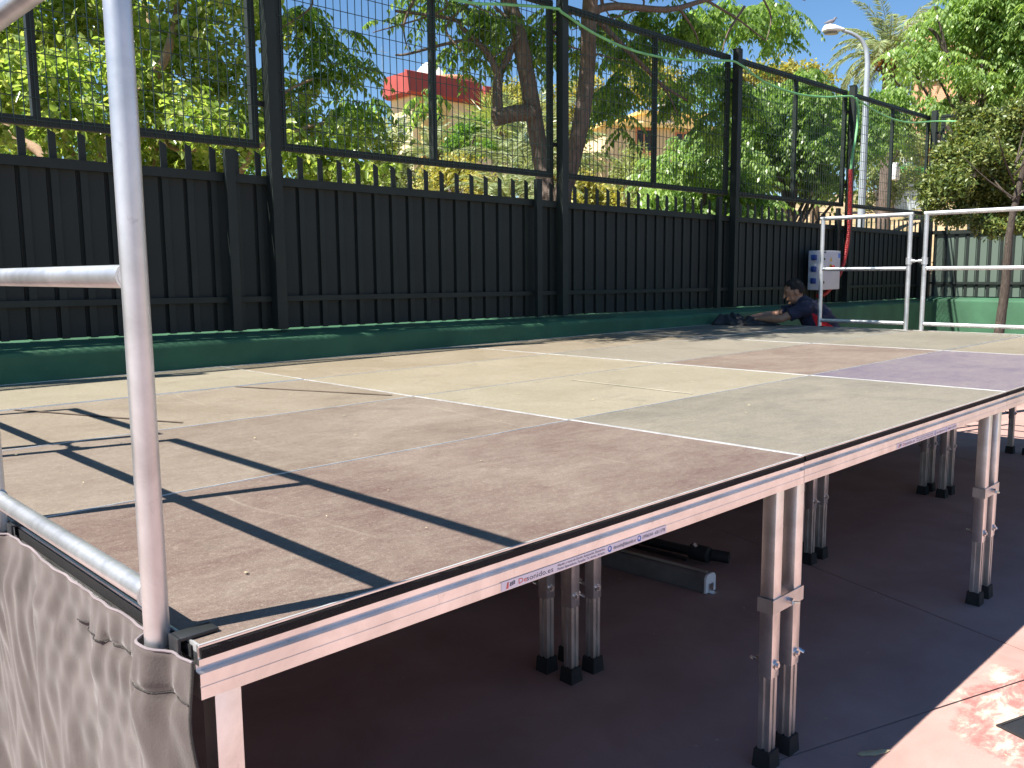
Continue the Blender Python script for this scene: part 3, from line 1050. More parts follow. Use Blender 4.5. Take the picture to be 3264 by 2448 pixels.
def build_skirt():
    root = thing('stage_skirt', (-0.03, 0.0, 0.0), 'wrinkled grey-brown cloth skirt hanging down the left side of the stage', 'cloth')
    ny, nz = 420, 90
    Y0, Y1 = -0.006, 2.0
    V = np.zeros((nz + 1, ny + 1, 3))
    zz = np.linspace(0, 1, nz + 1)
    ys = Y0 + (Y1 - Y0) * (np.linspace(0, 1, ny + 1) ** 1.15)
    topz = SZ - 0.020 + 0.004 * np.sin(ys * 9)
    topz = topz + 0.006 * np.exp(-((ys - 0.10) / 0.05) ** 2)
    for r, s in enumerate(zz):
        z = topz * (1 - s) + 0.012 * s
        drop = SZ - z
        g = np.clip(drop / 0.12, 0, 1)            # folds open below the sewn band
        amp = 0.002 + 0.024 * g + 0.016 * np.clip(drop - 0.2, 0, 1)
        ph = 0.35 * np.sin(drop * 5.0) + 0.9 * drop
        w = np.sin(ys * 21 + ph) * 0.55 + np.sin(ys * 37 - 2.1 * ph + 1.0) * 0.30 + np.sin(ys * 9.5 + 0.5 * ph) * 0.5
        w = np.sign(w) * np.abs(w) ** 0.75
        fine = 0.007 * np.sin(ys * 120 + 9 * np.sin(drop * 7 + ys * 4)) * np.exp(-drop / 0.22) * (1 - np.exp(-np.clip(drop - 0.02, 0, 1) / 0.05)) + 0.002 * np.sin(ys * 71 + drop * 30) * np.sin(drop * 23 + ys * 12) + g * 0.005 * np.sin(ys * 43 + 9 * drop + 5 * np.sin(drop * 6 + ys * 3)) * np.sin(ys * 11 - drop * 5 + 2 * np.sin(ys * 5))
        out = 0.014 + 0.034 * np.exp(-((ys - 0.10) / 0.042) ** 4 * 0.9) * np.exp(-np.clip(drop - 0.1, 0, 2) / 0.35)
        out = out + 0.034 * np.exp(-((ys - 1.03) / 0.045) ** 4) * np.exp(-np.clip(drop - 0.1, 0, 2) / 0.3)
        crease = 0.012 * np.exp(-((drop - 0.085) / 0.008) ** 2)
        x = -(out + amp * (w * 0.5 + 0.5) + fine - crease * (ys < 0.35))
        edge = np.clip(1 - (ys - Y0) / 0.03, 0, 1)
        x = x * (1 - edge) + (-(0.012 + 0.012 * np.sin(drop * 14) * g)) * edge
        V[r, :, 0] = x
        V[r, :, 1] = ys + 0.008 * np.sin(drop * 12 + ys * 6) * g - 0.012 * edge * np.sin(drop * 9) * g
        V[r, :, 2] = z
    idx = np.arange((nz + 1) * (ny + 1)).reshape(nz + 1, ny + 1)
    F = np.stack([idx[:-1, :-1], idx[1:, :-1], idx[1:, 1:], idx[:-1, 1:]], -1).reshape(-1, 4)
    W = V.reshape(-1, 3) - np.array(root.location)
    cm = cloth_mat()
    me = tri_mesh('cloth', W, F, cm)
    me.polygons.foreach_set('use_smooth', [True] * len(me.polygons))
    o = link('cloth', me, root)
    so = o.modifiers.new('thick', 'SOLIDIFY'); so.thickness = 0.002; so.offset = 0
    # overlocked front hem and bound top edge
    dark = simple('dark_overlock_thread', (0.06, 0.055, 0.05), 0.95, bump=0.8, bscale=500)
    h = MB().tube([tuple(V[r, 0]) for r in range(0, nz + 1, 2)], 0.0028, 6).build('hem', dark, root, True)
    MB().tube([tuple(V[0, c_]) for c_ in range(0, ny + 1, 3)], 0.0026, 6).build('top_binding', simple('grey_binding', (0.20, 0.17, 0.18), 0.95), root, True)
    # stitched seam of the band
    rs = int(nz * 0.075)
    MB().tube([tuple(V[rs, c_] + np.array([-0.004, 0, 0.001 * math.sin(c_ * 0.8)])) for c_ in range(0, 130, 2)], 0.0013, 5).build('seam', dark, root, True)


build_skirt()

# ------------------------------------------------------------------ things under the stage and on the floor


def floor_cover():
    a = np.array([2.74, -0.391])
    s = 0.42
    root = thing('drain_cover', (a[0], a[1], 0), 'black square drain cover let into the red floor at the right edge', 'drain cover')
    cs = [a, a + ga * s, a + ga * s - gb * s, a - gb * s]
    inn = lambda d: [a + ga * d - gb * d, a + ga * (s - d) - gb * d, a + ga * (s - d) - gb * (s - d), a + ga * d - gb * (s - d)]
    mb = MB().prism(inn(0.012), lambda p: (p[0], p[1], 0.0005), lambda p: (p[0], p[1], 0.005))
    mb.build('lid', M['black_metal'], root)
    fr = MB()
    o_, i_ = inn(0.0), inn(0.0105)
    for k in range(4):
        q = [o_[k], o_[(k + 1) % 4], i_[(k + 1) % 4], i_[k]]
        fr.prism(q, lambda p: (p[0], p[1], 0.0005), lambda p: (p[0], p[1], 0.0065))
    fr.build('rim', M['rubber'], root)


floor_cover()


def long_case():
    root = thing('screen_case', (3.175, 1.08, 0), 'long grey aluminium case with a pale end cap lying on the floor under the stage', 'case')
    x, y0, y1 = 3.16, 1.085, 2.75
    w, h = 0.042, 0.1
    sl = lambda y: x - 0.05 * (y - y0)
    pr = [(-w, 0.004), (w, 0.004), (w, h - 0.02), (w - 0.012, h - 0.004), (w - 0.024, h), (-w + 0.024, h), (-w + 0.012, h - 0.004), (-w, h - 0.02)]
    MB().prism(pr, lambda p: (sl(y0) + p[0], y0, p[1]), lambda p: (sl(y1) + p[0], y1, p[1])).build('housing', simple('grey_case_metal', (0.22, 0.22, 0.22), 0.5, 0.6), root)
    k = 1.06
    MB().prism(pr, lambda p: (sl(y0) + p[0] * k, y0 - 0.012, p[1] * 1.01), lambda p: (sl(y0) + p[0] * k, y0 - 0.0005, p[1] * 1.01)).build('end_cap', M['white'], root)
    MB().box(x - 0.02, x + 0.02, y0 - 0.04, y0 - 0.0125, 0.001, 0.004).box(x - 0.02, x + 0.02, y0 - 0.0155, y0 - 0.0125, 0.004, 0.05).build('wall_hook', M['steel'], root)
    MB().prism([(-0.012, h + 0.001), (0.010, h + 0.001), (0.010, h + 0.006), (-0.012, h + 0.006)], lambda p: (sl(y0) + p[0], y0 + 0.01, p[1]), lambda p: (sl(y1) + p[0], y1, p[1])).build('slot_cover', M['alu_dull'], root)


def folded_stand():
    root = thing('folded_stand', (3.5, 1.2, 0), 'black folded tripod stand lying on the floor behind the long case', 'stand')
    d = Vector((-0.05, 1.0, 0)).normalized()
    b = Vector((3.60, 1.22, 0))
    t = lambda k, dx, z: tuple(b + d * k + Vector((dx, 0, z)))
    MB().tube([t(0.12, -0.09, 0.06), t(1.5, -0.09, 0.05)], 0.028, 14).build('tube', M['black_metal'], root, True)
    for q, dx in enumerate((-0.14, -0.04)):
        MB().tube([t(0.2, dx, 0.026), t(1.3, dx, 0.026)], 0.012, 10).build('leg', M['black_metal'], root, True)
    MB().tube([t(0.09, -0.09, 0.06), t(0.2, -0.09, 0.06)], 0.045, 12).build('collar', M['rubber'], root, True)
    MB().tube([t(0.0, -0.03, 0.05), t(0.09, -0.06, 0.055)], 0.032, 12).build('knob', M['rubber'], root, True)
    MB().tube([t(0.145, -0.13, 0.105), t(0.16, -0.13, 0.12)], 0.012, 8).build('bolt', M['steel'], root, True)


long_case()
folded_stand()

# bits of dry leaf and berries on the deck and the floor
def litter(name, n, xr, yr, z, label):
    V, F = [], []
    for k in range(n):
        x, y = random.uniform(*xr), random.uniform(*yr)
        s = random.uniform(0.002, 0.008) * random.choice((0.5, 0.7, 1.0))
        a = random.uniform(0, 6.28)
        e = random.uniform(0.3, 0.9)
        ca, sa = math.cos(a) * s, math.sin(a) * s
        b = len(V)
        V += [(x - ca, y - sa, z), (x + sa * e, y - ca * e, z + 0.001), (x + ca, y + sa, z + 0.0015), (x - sa * e, y + ca * e, z + 0.0005), (x, y, z + s * 0.35)]
        F += [(b, b + 1, b + 4), (b + 1, b + 2, b + 4), (b + 2, b + 3, b + 4), (b + 3, b, b + 4)]
    o = link(name, new_mesh(name, V, F, M['litter']))
    tag(o, label, 'leaf litter', kind='stuff')


litter('deck_litter', 260, (0.05, 7.9), (0.03, 3.95), SZ + 0.003, 'scattered pale bits of dry leaf on the stage deck')
litter('floor_litter', 260, (0.3, 7.0), (-0.9, 3.0), 0.0008, 'scattered pale crumbs on the red floor')



def dry_leaf():
    a, b = Vector((2.205, -0.125, 0.0)), Vector((2.305, -0.19, 0.0))
    d = (b - a); n = Vector((-d.y, d.x, 0)).normalized()
    V, F = [], []
    m_ = 10
    for k in range(m_ + 1):
        t = k / m_
        w = 0.016 * math.sin(math.pi * (0.08 + 0.9 * t)) + 0.002 * math.sin(t * 17)
        c = a + d * t
        for q, z in ((-1, 0.004), (0, 0.0012), (1, 0.005 + 0.002 * math.sin(t * 9))):
            V.append(c + n * w * q + Vector((0, 0, z)))
    for k in range(m_):
        for q in range(2):
            F.append((3 * k + q, 3 * k + q + 1, 3 * k + q + 4, 3 * k + q + 3))
    o = link('dry_leaf', new_mesh('dry_leaf', V, F, simple('dry_palm_leaf', (0.55, 0.45, 0.26), 0.8), True))
    so = o.modifiers.new('t', 'SOLIDIFY'); so.thickness = 0.0008
    tag(o, 'single pale dry leaf on the red floor at the edge of the shade', 'leaf')


dry_leaf()

# ------------------------------------------------------------------ hose, conduit, cabinet on the fence


def sag(points, n=10):
    out = []
    pts = [Vector(p) for p in points]
    for i in range(len(pts) - 1):
        p0, p1, p2, p3 = pts[max(i - 1, 0)], pts[i], pts[i + 1], pts[min(i + 2, len(pts) - 1)]
        for k in range(n):
            t = k / n
            out.append(0.5 * ((2 * p1) + (p2 - p0) * t + (2 * p0 - 5 * p1 + 4 * p2 - p3) * t * t + (-p0 + 3 * p1 - 3 * p2 + p3) * t ** 3))
    out.append(pts[-1])
    return out


hy = FY - 0.105
hp = [(2.55, hy, 2.93), (3.4, hy, 2.74), (4.28, hy, 2.735), (4.73, hy, 2.80), (5.35, hy, 2.89), (5.47, hy - 0.02, 2.86), (5.9, hy, 2.775), (6.41, hy, 2.72), (6.92, hy, 2.725), (7.47, hy, 2.775), (8.2, hy, 2.885),
      (8.42, hy - 0.02, 2.87), (9.0, hy, 2.765), (9.77, hy, 2.735), (10.5, hy, 2.79), (11.2, hy, 2.89), (11.38, hy - 0.02, 2.87), (12.3, hy, 2.765), (13.2, hy, 2.765), (14.15, hy - .05, 2.88), (14.17, 3.4, 2.80), (14.17, 2.2, 2.75)]
tag(MB().tube(sag([(a, b, c + SZ) for a, b, c in hp], 8), 0.0125, 10).build('garden_hose', M['hose'], None, True), 'pale green hose looped in swags from post to post along the fence', 'hose')
dp = [(11.33, hy - 0.03, 2.88), (11.4, hy - 0.04, 2.70), (11.37, hy - 0.04, 2.45), (11.28, hy - 0.04, 2.15), (11.24, hy - 0.04, 1.90)]
tag(MB().tube(sag([(a, b, c + SZ) for a, b, c in dp], 8), 0.017, 10).build('drop_hose', M['hose'], None, True), 'short green hose dropping down the post into the red pipe', 'hose')


def conduit():
    pts = sag([(11.23, hy - 0.04, SZ + 1.93), (11.25, hy - 0.04, SZ + 1.55), (11.25, hy - 0.04, SZ + 1.2), (11.2, hy - 0.045, SZ + 0.9), (11.08, hy - 0.045, SZ + 0.6), (10.92, hy - 0.02, SZ + 0.40), (10.72, hy, SZ + 0.265), (10.5, hy, SZ + 0.235)], 30)
    rad = [0.027 + 0.003 * math.sin(k * 2.1) for k in range(len(pts))]
    tag(MB().tube(pts, rad, 14).build('corrugated_conduit', M['conduit'], None, True), 'thick red corrugated pipe curving down the fence post to the grey cabinet', 'pipe')


conduit()


def cabinet():
    x0, x1, y0, y1, z0, z1 = 10.22, 10.77, 4.03, 4.205, SZ + 0.318, SZ + 0.825
    root = thing('electrical_cabinet', ((x0 + x1) / 2, y0, z0), 'light grey electrical cabinet with blue sockets fixed to the fence', 'cabinet')
    MB().box(x0, x1, y0 + 0.02, y1, z0, z1, b=0.006).build('body', M['cabinet'], root, True)
    MB().box(x0 + 0.004, x1 - 0.004, y0, y0 + 0.019, z0 + 0.004, z1 - 0.004, b=0.005).build('door', M['cabinet'], root, True)
    for z in (0.70, 0.55, 0.40):
        s = MB()
        s.box(x0 - 0.03, x0 - 0.0005, y0 + 0.055, y0 + 0.125, SZ + z, SZ + z + 0.07, b=0.008)
        o = s.build('socket', M['socket'], root, True)
        MB().box(x0 - 0.048, x0 - 0.031, y0 + 0.062, y0 + 0.118, SZ + z + 0.02, SZ + z + 0.072, b=0.006).build('socket_lid', M['socket'], o, True)
    for z in (0.715, 0.415):
        MB().tube([(x0 + 0.075, y0 - 0.012, SZ + z), (x0 + 0.075, y0 - 0.0004, SZ + z)], 0.016, 16).build('lock', M['black_metal'], root, True)
    t = MB()
    t.add([(x0 + 0.24, y0 - 0.0012, SZ + 0.685), (x0 + 0.31, y0 - 0.0012, SZ + 0.685), (x0 + 0.275, y0 - 0.0012, SZ + 0.748),
           (x0 + 0.24, y0 - 0.0003, SZ + 0.685), (x0 + 0.31, y0 - 0.0003, SZ + 0.685), (x0 + 0.275, y0 - 0.0003, SZ + 0.748)], [(0, 1, 2), (5, 4, 3), (0, 3, 4, 1), (1, 4, 5, 2), (2, 5, 3, 0)])
    w = t.build('warning_sign', M['yellow'], root)
    bo = MB()
    q = [(0.279, 0.734), (0.268, 0.711), (0.277, 0.713), (0.271, 0.692), (0.284, 0.718), (0.275, 0.717)]
    bo.prism(q, lambda p: (x0 + p[0], y0 - 0.0019, SZ + p[1]), lambda p: (x0 + p[0], y0 - 0.0014, SZ + p[1])).build('lightning_bolt', M['ink'], w)
    MB().tube([(x0 + 0.27, y0 - 0.004, SZ + 0.615), (x0 + 0.27, y0 - 0.0004, SZ + 0.615)], 0.036, 20).build('button_plate', M['yellow'], root, True)
    b = MB(); b.tube([(x0 + 0.27, y0 - 0.05, SZ + 0.615), (x0 + 0.27, y0 - 0.035, SZ + 0.615)], [0.021, 0.024], 16); b.tube([(x0 + 0.27, y0 - 0.035, SZ + 0.615), (x0 + 0.27, y0 - 0.0044, SZ + 0.615)], 0.014, 12)
    b.build('stop_button', M['red'], root, True)
    MB().box(x1 - 0.07, x1 - 0.015, y0 - 0.0012, y0 - 0.0003, SZ + 0.73, SZ + 0.79).build('blue_label', M['ink_blue'], root)
    MB().box(x0 + 0.03, x0 + 0.13, y0 - 0.0012, y0 - 0.0003, SZ + 0.79, SZ + 0.81).build('name_plate', M['ink'], root)


cabinet()

# ------------------------------------------------------------------ foliage generators


def unit(a):
    return a / np.maximum(np.linalg.norm(a, axis=-1, keepdims=True), 1e-9)


def leaf_faces(Pc, D, N, L, W, shape=6):
    """leaves: base points Pc, directions D, normals N, lengths L, widths W -> verts, quads"""
    D = unit(D); S = unit(np.cross(D, N)); N = np.cross(S, D)
    n = len(Pc)
    L = L[:, None]; W = W[:, None]
    if shape == 6:
        base, tip = Pc, Pc + D * L - N * L * 0.12
        up = N * W * 0.16
        l1, l2 = Pc + D * L * 0.3 + S * W * 0.5 + up, Pc + D * L * 0.68 + S * W * 0.42 + up * 0.6
        r1, r2 = Pc + D * L * 0.3 - S * W * 0.5 + up, Pc + D * L * 0.68 - S * W * 0.42 + up * 0.6
        V = np.stack([base, l1, l2, tip, r2, r1], 1).reshape(-1, 3)
        o = np.arange(n)[:, None] * 6
        F = np.stack([np.concatenate([o, o + 3, o + 2, o + 1], 1), np.concatenate([o, o + 5, o + 4, o + 3], 1)], 1).reshape(-1, 4)
    else:
        tip = Pc + D * L - N * L * 0.1
        l, r = Pc + D * L * 0.42 + S * W * 0.5 + N * W * 0.12, Pc + D * L * 0.42 - S * W * 0.5 + N * W * 0.12
        V = np.stack([Pc, l, tip, r], 1).reshape(-1, 3)
        o = np.arange(n)[:, None] * 4
        F = np.concatenate([o, o + 3, o + 2, o + 1], 1)
    return V, F


def cluster_points(clusters, n, shell=0.55):
    """random points through a set of (centre, radius[, squash]) balls, denser towards each ball's skin"""
    c = np.array([k[0] for k in clusters], float); r = np.array([k[1] for k in clusters], float)
    p = r ** 2.2; p /= p.sum()
    which = rng.choice(len(clusters), n, p=p)
    d = unit(rng.normal(size=(n, 3)))
    rad = r[which] * (rng.random(n) ** shell)
    q = c[which] + d * rad[:, None] * np.array([1.0, 1.0, 0.8])
    return q, d, which


def crown_leaves(name, clusters, n, L, W, mat_, parent, droop=0.25, upbias=0.9, shape=6, twig=0.0, lod=1.0):
    P_, d, _ = cluster_points(clusters, n)
    # gather the leaves in tufts so that gaps and light/dark clumps form
    t = max(1, n // 9)
    seeds = P_[rng.integers(0, n, t)]; sd = d[rng.integers(0, n, t)]
    k = rng.integers(0, t, n)
    P_ = seeds[k] + rng.normal(size=(n, 3)) * L * 0.62
    D = unit(sd[k] * 0.4 + rng.normal(size=(n, 3)) * 0.75 + np.array([0, 0, -droop]))
    N = unit(rng.normal(size=(n, 3)) * 0.6 + np.array([0, 0, upbias]))
    LL = L * rng.uniform(0.65, 1.25, n); WW = W * rng.uniform(0.75, 1.2, n)
    V, F = leaf_faces(P_, D, N, LL, WW, shape)
    off = np.array(ORG[parent.name])
    o = link(name, tri_mesh(name, V - off, F, mat_), parent)
    return o


def compound_leaves(name, clusters, n, length, leaflet, width, mat_, parent, pairs=7):
    """drooping pinnate leaves: n leaf stalks, each with pairs of leaflets"""
    P_, d, _ = cluster_points(clusters, n, 0.5)
    t = max(1, n // 4)
    k = rng.integers(0, t, n)
    base = P_[rng.integers(0, n, t)][k] + rng.normal(size=(n, 3)) * 0.04
    az = rng.uniform(0, 2 * np.pi, n)
    H = np.stack([np.cos(az), np.sin(az), np.zeros(n)], -1)
    el = rng.uniform(-0.55, 0.45, n)
    Ls = length * rng.uniform(0.7, 1.2, n)
    Vs, Fs, off = [], [], 0
    for j in range(pairs):
        s = (j + 1.2) / (pairs + 0.6)
        pos = base + H * (Ls * s * np.cos(el))[:, None] + np.array([0, 0, 1.0]) * (Ls * (np.sin(el) * s - 0.62 * s * s))[:, None]
        tang = unit(H * np.cos(el)[:, None] + np.array([0, 0, 1.0]) * (np.sin(el) - 1.24 * s)[:, None])
        side = unit(np.cross(tang, np.array([0, 0, 1.0])))
        for sg in (-1, 1):
            D = unit(side * sg * 0.8 + tang * 0.45 + np.array([0, 0, -0.75]) + rng.normal(size=(n, 3)) * 0.16)
            N = unit(np.cross(D, tang * sg) * 0.6 + np.array([0, 0, 0.5]) + rng.normal(size=(n, 3)) * 0.25)
            V, F = leaf_faces(pos, D, N, leaflet * rng.uniform(0.75, 1.15, n) * (1.15 - 0.4 * abs(s - 0.45)), np.full(n, width), 4)
            Vs.append(V); Fs.append(F + off); off += len(V)
    V = np.concatenate(Vs); F = np.concatenate(Fs)
    return link(name, tri_mesh(name, V - np.array(ORG[parent.name]), F, mat_), parent)


def limb(mb, pts, r0, r1, n=12, wig=0.0):
    p = sag(pts, 8)
    if wig:
        p = [q + Vector(rng.normal(size=3)) * wig for q in p]
    k = len(p)
    mb.tube(p, [r0 + (r1 - r0) * i / (k - 1) for i in range(k)], n)
    return p


G_ficus = leaf_material('ficus_leaf', [(0.14, 0.22, 0.055), (0.24, 0.34, 0.085), (0.36, 0.46, 0.14), (0.52, 0.55, 0.24)], 0.5, 0.22)
G_comp = leaf_material('pinnate_leaf', [(0.10, 0.18, 0.055), (0.19, 0.31, 0.085), (0.33, 0.46, 0.14)], 0.62, 0.34)
G_comp2 = leaf_material('bright_pinnate_leaf', [(0.14, 0.24, 0.08), (0.24, 0.37, 0.12), (0.40, 0.52, 0.19)], 0.5, 0.34)
G_mid = leaf_material('mid_green_leaf', [(0.07, 0.16, 0.035), (0.13, 0.26, 0.05), (0.22, 0.34, 0.07)], 0.45, 0.4)
G_yel = leaf_material('yellow_flowering_leaf', [(0.20, 0.26, 0.07), (0.36, 0.37, 0.10), (0.54, 0.47, 0.13), (0.42, 0.41, 0.13)], 0.4, 0.5, (1.3, 1.2, 0.5))
G_olive = leaf_material('olive_leaf', [(0.055, 0.10, 0.028), (0.115, 0.17, 0.045), (0.20, 0.25, 0.07), (0.33, 0.35, 0.10)], 0.3, 0.45, (1.4, 1.3, 0.5))
G_grey = leaf_material('grey_green_leaf', [(0.15, 0.20, 0.07), (0.26, 0.31, 0.11), (0.38, 0.41, 0.17)], 0.35, 0.5)
G_palm = leaf_material('palm_leaflet', [(0.18, 0.24, 0.11), (0.28, 0.34, 0.16), (0.42, 0.46, 0.24)], 0.3, 0.4, (1.3, 1.3, 0.7))
G_palm2 = leaf_material('bright_palm_leaflet', [(0.18, 0.26, 0.07), (0.30, 0.38, 0.10), (0.42, 0.46, 0.15)], 0.32, 0.4)
M['dates'] = simple('orange_date_stalks', (0.55, 0.24, 0.02), 0.6)


def base_on(p, extra=0.0):
    return (float(p[0]), float(p[1]), float(terrain_z(np.array(p[0]), np.array(p[1]))) - 0.06 + extra)


def px(lst, depth, jitter=0.5, kd=1.0):
    """(u, v, radius in photo pixels) -> world balls about `depth` away"""
    out = []
    for k in lst:
        d = (k[3] if len(k) > 3 else depth) + rng.uniform(-jitter, jitter)
        out.append((at(k[0], k[1], d), k[2] * d / FPX * kd))
    return out


def behind(u, gap=0.5):
    """depth at which the line of sight through column u lies `gap` metres behind the long fence"""
    r = AX[0] * (u - PW / 2) / FPX - AX[1] * (300 - PH / 2) / FPX + AX[2]
    return (FY + gap - CAM[1]) / r[1]


# --- big-leaved fig on the left
def ficus():
    b = at(330, 800, 8.6)
    root = thing('fig_tree', base_on(b), 'large-leaved fig tree with tan branches filling the view behind the left of the fence', 'tree')
    mb = MB()
    gz = root.location.z
    q = lambda u, v, d: tuple(at(u, v, d))
    B0 = (b[0], b[1], gz)
    limb(mb, [B0, (b[0] - 0.1, b[1] + 0.1, gz + 0.9), q(330, 500, 8.6), q(430, 330, 8.4), q(520, 200, 8.3), q(560, 60, 8.3), q(600, -150, 8.5)], 0.075, 0.028)
    limb(mb, [B0, (b[0] - 0.35, b[1] + 0.3, gz + 0.8), q(150, 520, 8.8), q(40, 430, 8.9), q(-60, 300, 9.0), q(-160, 80, 9.2)], 0.07, 0.03)
    limb(mb, [q(330, 500, 8.6), q(250, 560, 8.5), q(170, 300, 8.2), q(60, 225, 8.1), q(-80, 250, 8.1)], 0.05, 0.025)
    limb(mb, [(b[0] + 0.1, b[1], gz + 0.3), q(470, 560, 8.9), q(500, 430, 9.0), q(540, 250, 9.2), q(470, 50, 9.3), q(420, -200, 9.5)], 0.055, 0.022)
    limb(mb, [q(500, 430, 9.0), q(590, 480, 8.8), q(760, 420, 8.7), q(900, 300, 8.8), q(1000, 250, 8.9)], 0.032, 0.010)
    limb(mb, [(b[0] + 0.3, b[1], gz + 0.2), q(760, 560, 8.6), q(820, 470, 8.5), q(1000, 400, 8.6), q(1130, 380, 8.8)], 0.038, 0.012)
    mb.build('trunk', M['bark_pale'], root, True)
    cl = []
    for u, v, r in [(-120, 60, 210), (60, 90, 150), (180, 60, 120), (120, 260, 160), (-60, 330, 180), (60, 440, 130), (230, 400, 140), (330, 230, 140), (420, 90, 130), (330, 40, 110), (480, 330, 150), (400, 480, 120), (560, 180, 140), (640, 60, 140), (620, 400, 140), (560, 520, 110),
                    (720, 250, 130), (760, 420, 120), (700, 540, 100), (830, 80, 110), (860, 330, 100), (900, 480, 110), (980, 400, 90), (1010, 520, 90), (1090, 440, 85), (1170, 400, 75), (1130, 540, 80), (1230, 470, 60), (950, 300, 60), (1240, 560, 60),
                    (150, -120, 200), (450, -150, 220), (750, -120, 180), (-200, -150, 260), (600, -330, 260), (250, -380, 260), (-100, 560, 120), (200, 560, 110)]:
        cl += px([(u, v, r)], 8.7, 1.0)
    crown_leaves('crown', cl, 30000, 0.098, 0.045, G_ficus, root, droop=0.3, upbias=0.8)


# --- two-stemmed tree with pinnate leaves, right behind the fence
def twin_tree():
    b = at(1760, 760, 9.1)
    root = thing('twin_stem_tree', base_on(b), 'rough-barked tree with two stems and drooping feathery leaves just behind the fence', 'tree')
    gz = root.location.z
    q = lambda u, v, d: tuple(at(u, v, max(d, behind(u, 0.35))))
    mb = MB()
    limb(mb, [(b[0], b[1], gz), q(1755, 720, 9.1), q(1740, 600, 9.1), q(1715, 450, 9.1), q(1690, 300, 9.0), q(1655, 120, 8.9), q(1620, 0, 8.9), q(1560, -180, 8.8), q(1400, -420, 8.7)], 0.098, 0.072, 16)
    limb(mb, [(b[0] + 0.06, b[1] - 0.04, gz), q(1790, 690, 9.0), q(1812, 560, 9.0), q(1850, 400, 8.9), q(1872, 220, 8.9), q(1878, 60, 8.8), q(1900, -150, 8.8), q(1980, -420, 8.7)], 0.095, 0.072, 16)
    # the sawn stump and the limb that forks up from it
    limb(mb, [q(1700, 360, 9.0), q(1640, 362, 8.95), q(1575, 378, 8.9)], 0.088, 0.082, 16)
    limb(mb, [q(1588, 372, 8.9), q(1585, 300, 8.9), q(1590, 235, 8.9)], 0.062, 0.046, 14)
    limb(mb, [q(1590, 240, 8.9), q(1550, 165, 8.85), q(1480, 95, 8.8), q(1440, 60, 8.8), q(1260, 35, 8.7)], 0.038, 0.014)
    limb(mb, [q(1590, 240, 8.9), q(1625, 170, 8.9), q(1650, 100, 8.9)], 0.042, 0.032)
    limb(mb, [q(1500, 125, 8.8), q(1420, 140, 8.7), q(1300, 172, 8.6), q(1260, 175, 8.6)], 0.02, 0.009)
    limb(mb, [q(1880, 40, 8.8), q(1960, 20, 8.7), q(2130, 30, 8.6), q(2250, 0, 8.5), q(2420, -40, 8.4)], 0.045, 0.02)
    limb(mb, [q(1875, 30, 8.8), q(1960, 120, 8.7), q(2030, 190, 8.6), q(2110, 270, 8.5), q(2190, 320, 8.4)], 0.035, 0.012)
    limb(mb, [q(2250, 0, 8.5), q(2350, 60, 8.4), q(2440, 130, 8.3)], 0.018, 0.007)
    limb(mb, [q(2060, 215, 8.6), q(2130, 300, 8.6), q(2160, 370, 8.6)], 0.016, 0.006)
    for k in range(26):
        u0, v0 = rng.uniform(900, 2500), rng.uniform(-300, 40)
        limb(mb, [q(u0, v0, 8.7), q(u0 + rng.uniform(-120, 120), v0 + 90, 8.6), q(u0 + rng.uniform(-180, 180), v0 + 170, 8.5)], 0.018, 0.005, 6)
    mb.build('trunk', M['bark'], root, True)
    cl = []
    for u, v, r in [(960, 40, 80), (1060, 120, 90), (1040, 240, 75), (1130, 190, 70), (1140, 320, 60), (1090, 350, 45), (1200, 40, 80), (1330, 0, 75), (1330, 235, 42), (1350, 295, 32), (1440, 30, 100), (1540, 60, 85), (1520, 150, 60), (1470, 190, 50), (1640, 60, 80), (1660, 170, 60), (1590, 170, 42),
              (1700, 130, 60), (1740, 40, 80), (1830, 170, 55), (1930, 90, 95), (2010, 150, 90), (1960, 290, 80), (1925, 340, 70), (1990, 380, 60), (2030, 240, 60), (2090, 60, 100), (2190, 100, 95), (2260, 60, 100), (2190, 240, 70), (2280, 220, 85), (2330, 300, 75), (2250, 390, 75), (2290, 440, 45), (2380, 330, 50),
              (2350, 60, 85), (2430, 60, 85), (2500, 110, 62), (2430, 170, 60), (2550, 60, 45), (2460, 10, 80), (2360, 430, 34), (2200, 300, 60), (2120, 330, 60)]:
        cl += px([(u, v, r * 0.84)], max(8.7, behind(u, 0.75)) + 0.25, 0.45)
    cl2 = px([(1000, -280, 200), (1300, -330, 220), (1650, -330, 240), (2000, -320, 220), (2250, -330, 180)], 8.9, 0.8)
    # the crown goes on above the picture and throws its shade over the far corner of the stage
    for c_, r in (((2.6, 5.2, 5.4), 0.75), ((3.4, 4.9, 5.5), 0.8), ((4.2, 4.7, 5.4), 0.75), ((4.9, 4.35, 5.2), 0.7), ((5.5, 4.2, 5.1), 0.6), ((5.9, 3.9, 5.0), 0.5), ((4.4, 5.4, 5.8), 0.9), ((5.4, 5.0, 5.9), 0.9), ((6.3, 4.6, 5.6), 0.75), ((6.6, 5.4, 6.2), 1.0), ((7.6, 5.2, 5.6), 0.8), ((5.2, 6.2, 6.4), 1.0), ((3.65, 3.95, 5.3), 0.5), ((3.1, 4.2, 5.3), 0.5), ((4.3, 3.75, 5.25), 0.55), ((4.9, 3.55, 5.2), 0.5), ((5.3, 3.3, 5.1), 0.42)):
        cl2.append((np.array(c_), r))
    compound_leaves('crown', cl, 1250, 0.28, 0.092, 0.037, G_comp, root, 7)
    compound_leaves('upper_crown', cl2, 3800, 0.32, 0.095, 0.036, G_comp, root, 6)


ficus()
twin_tree()


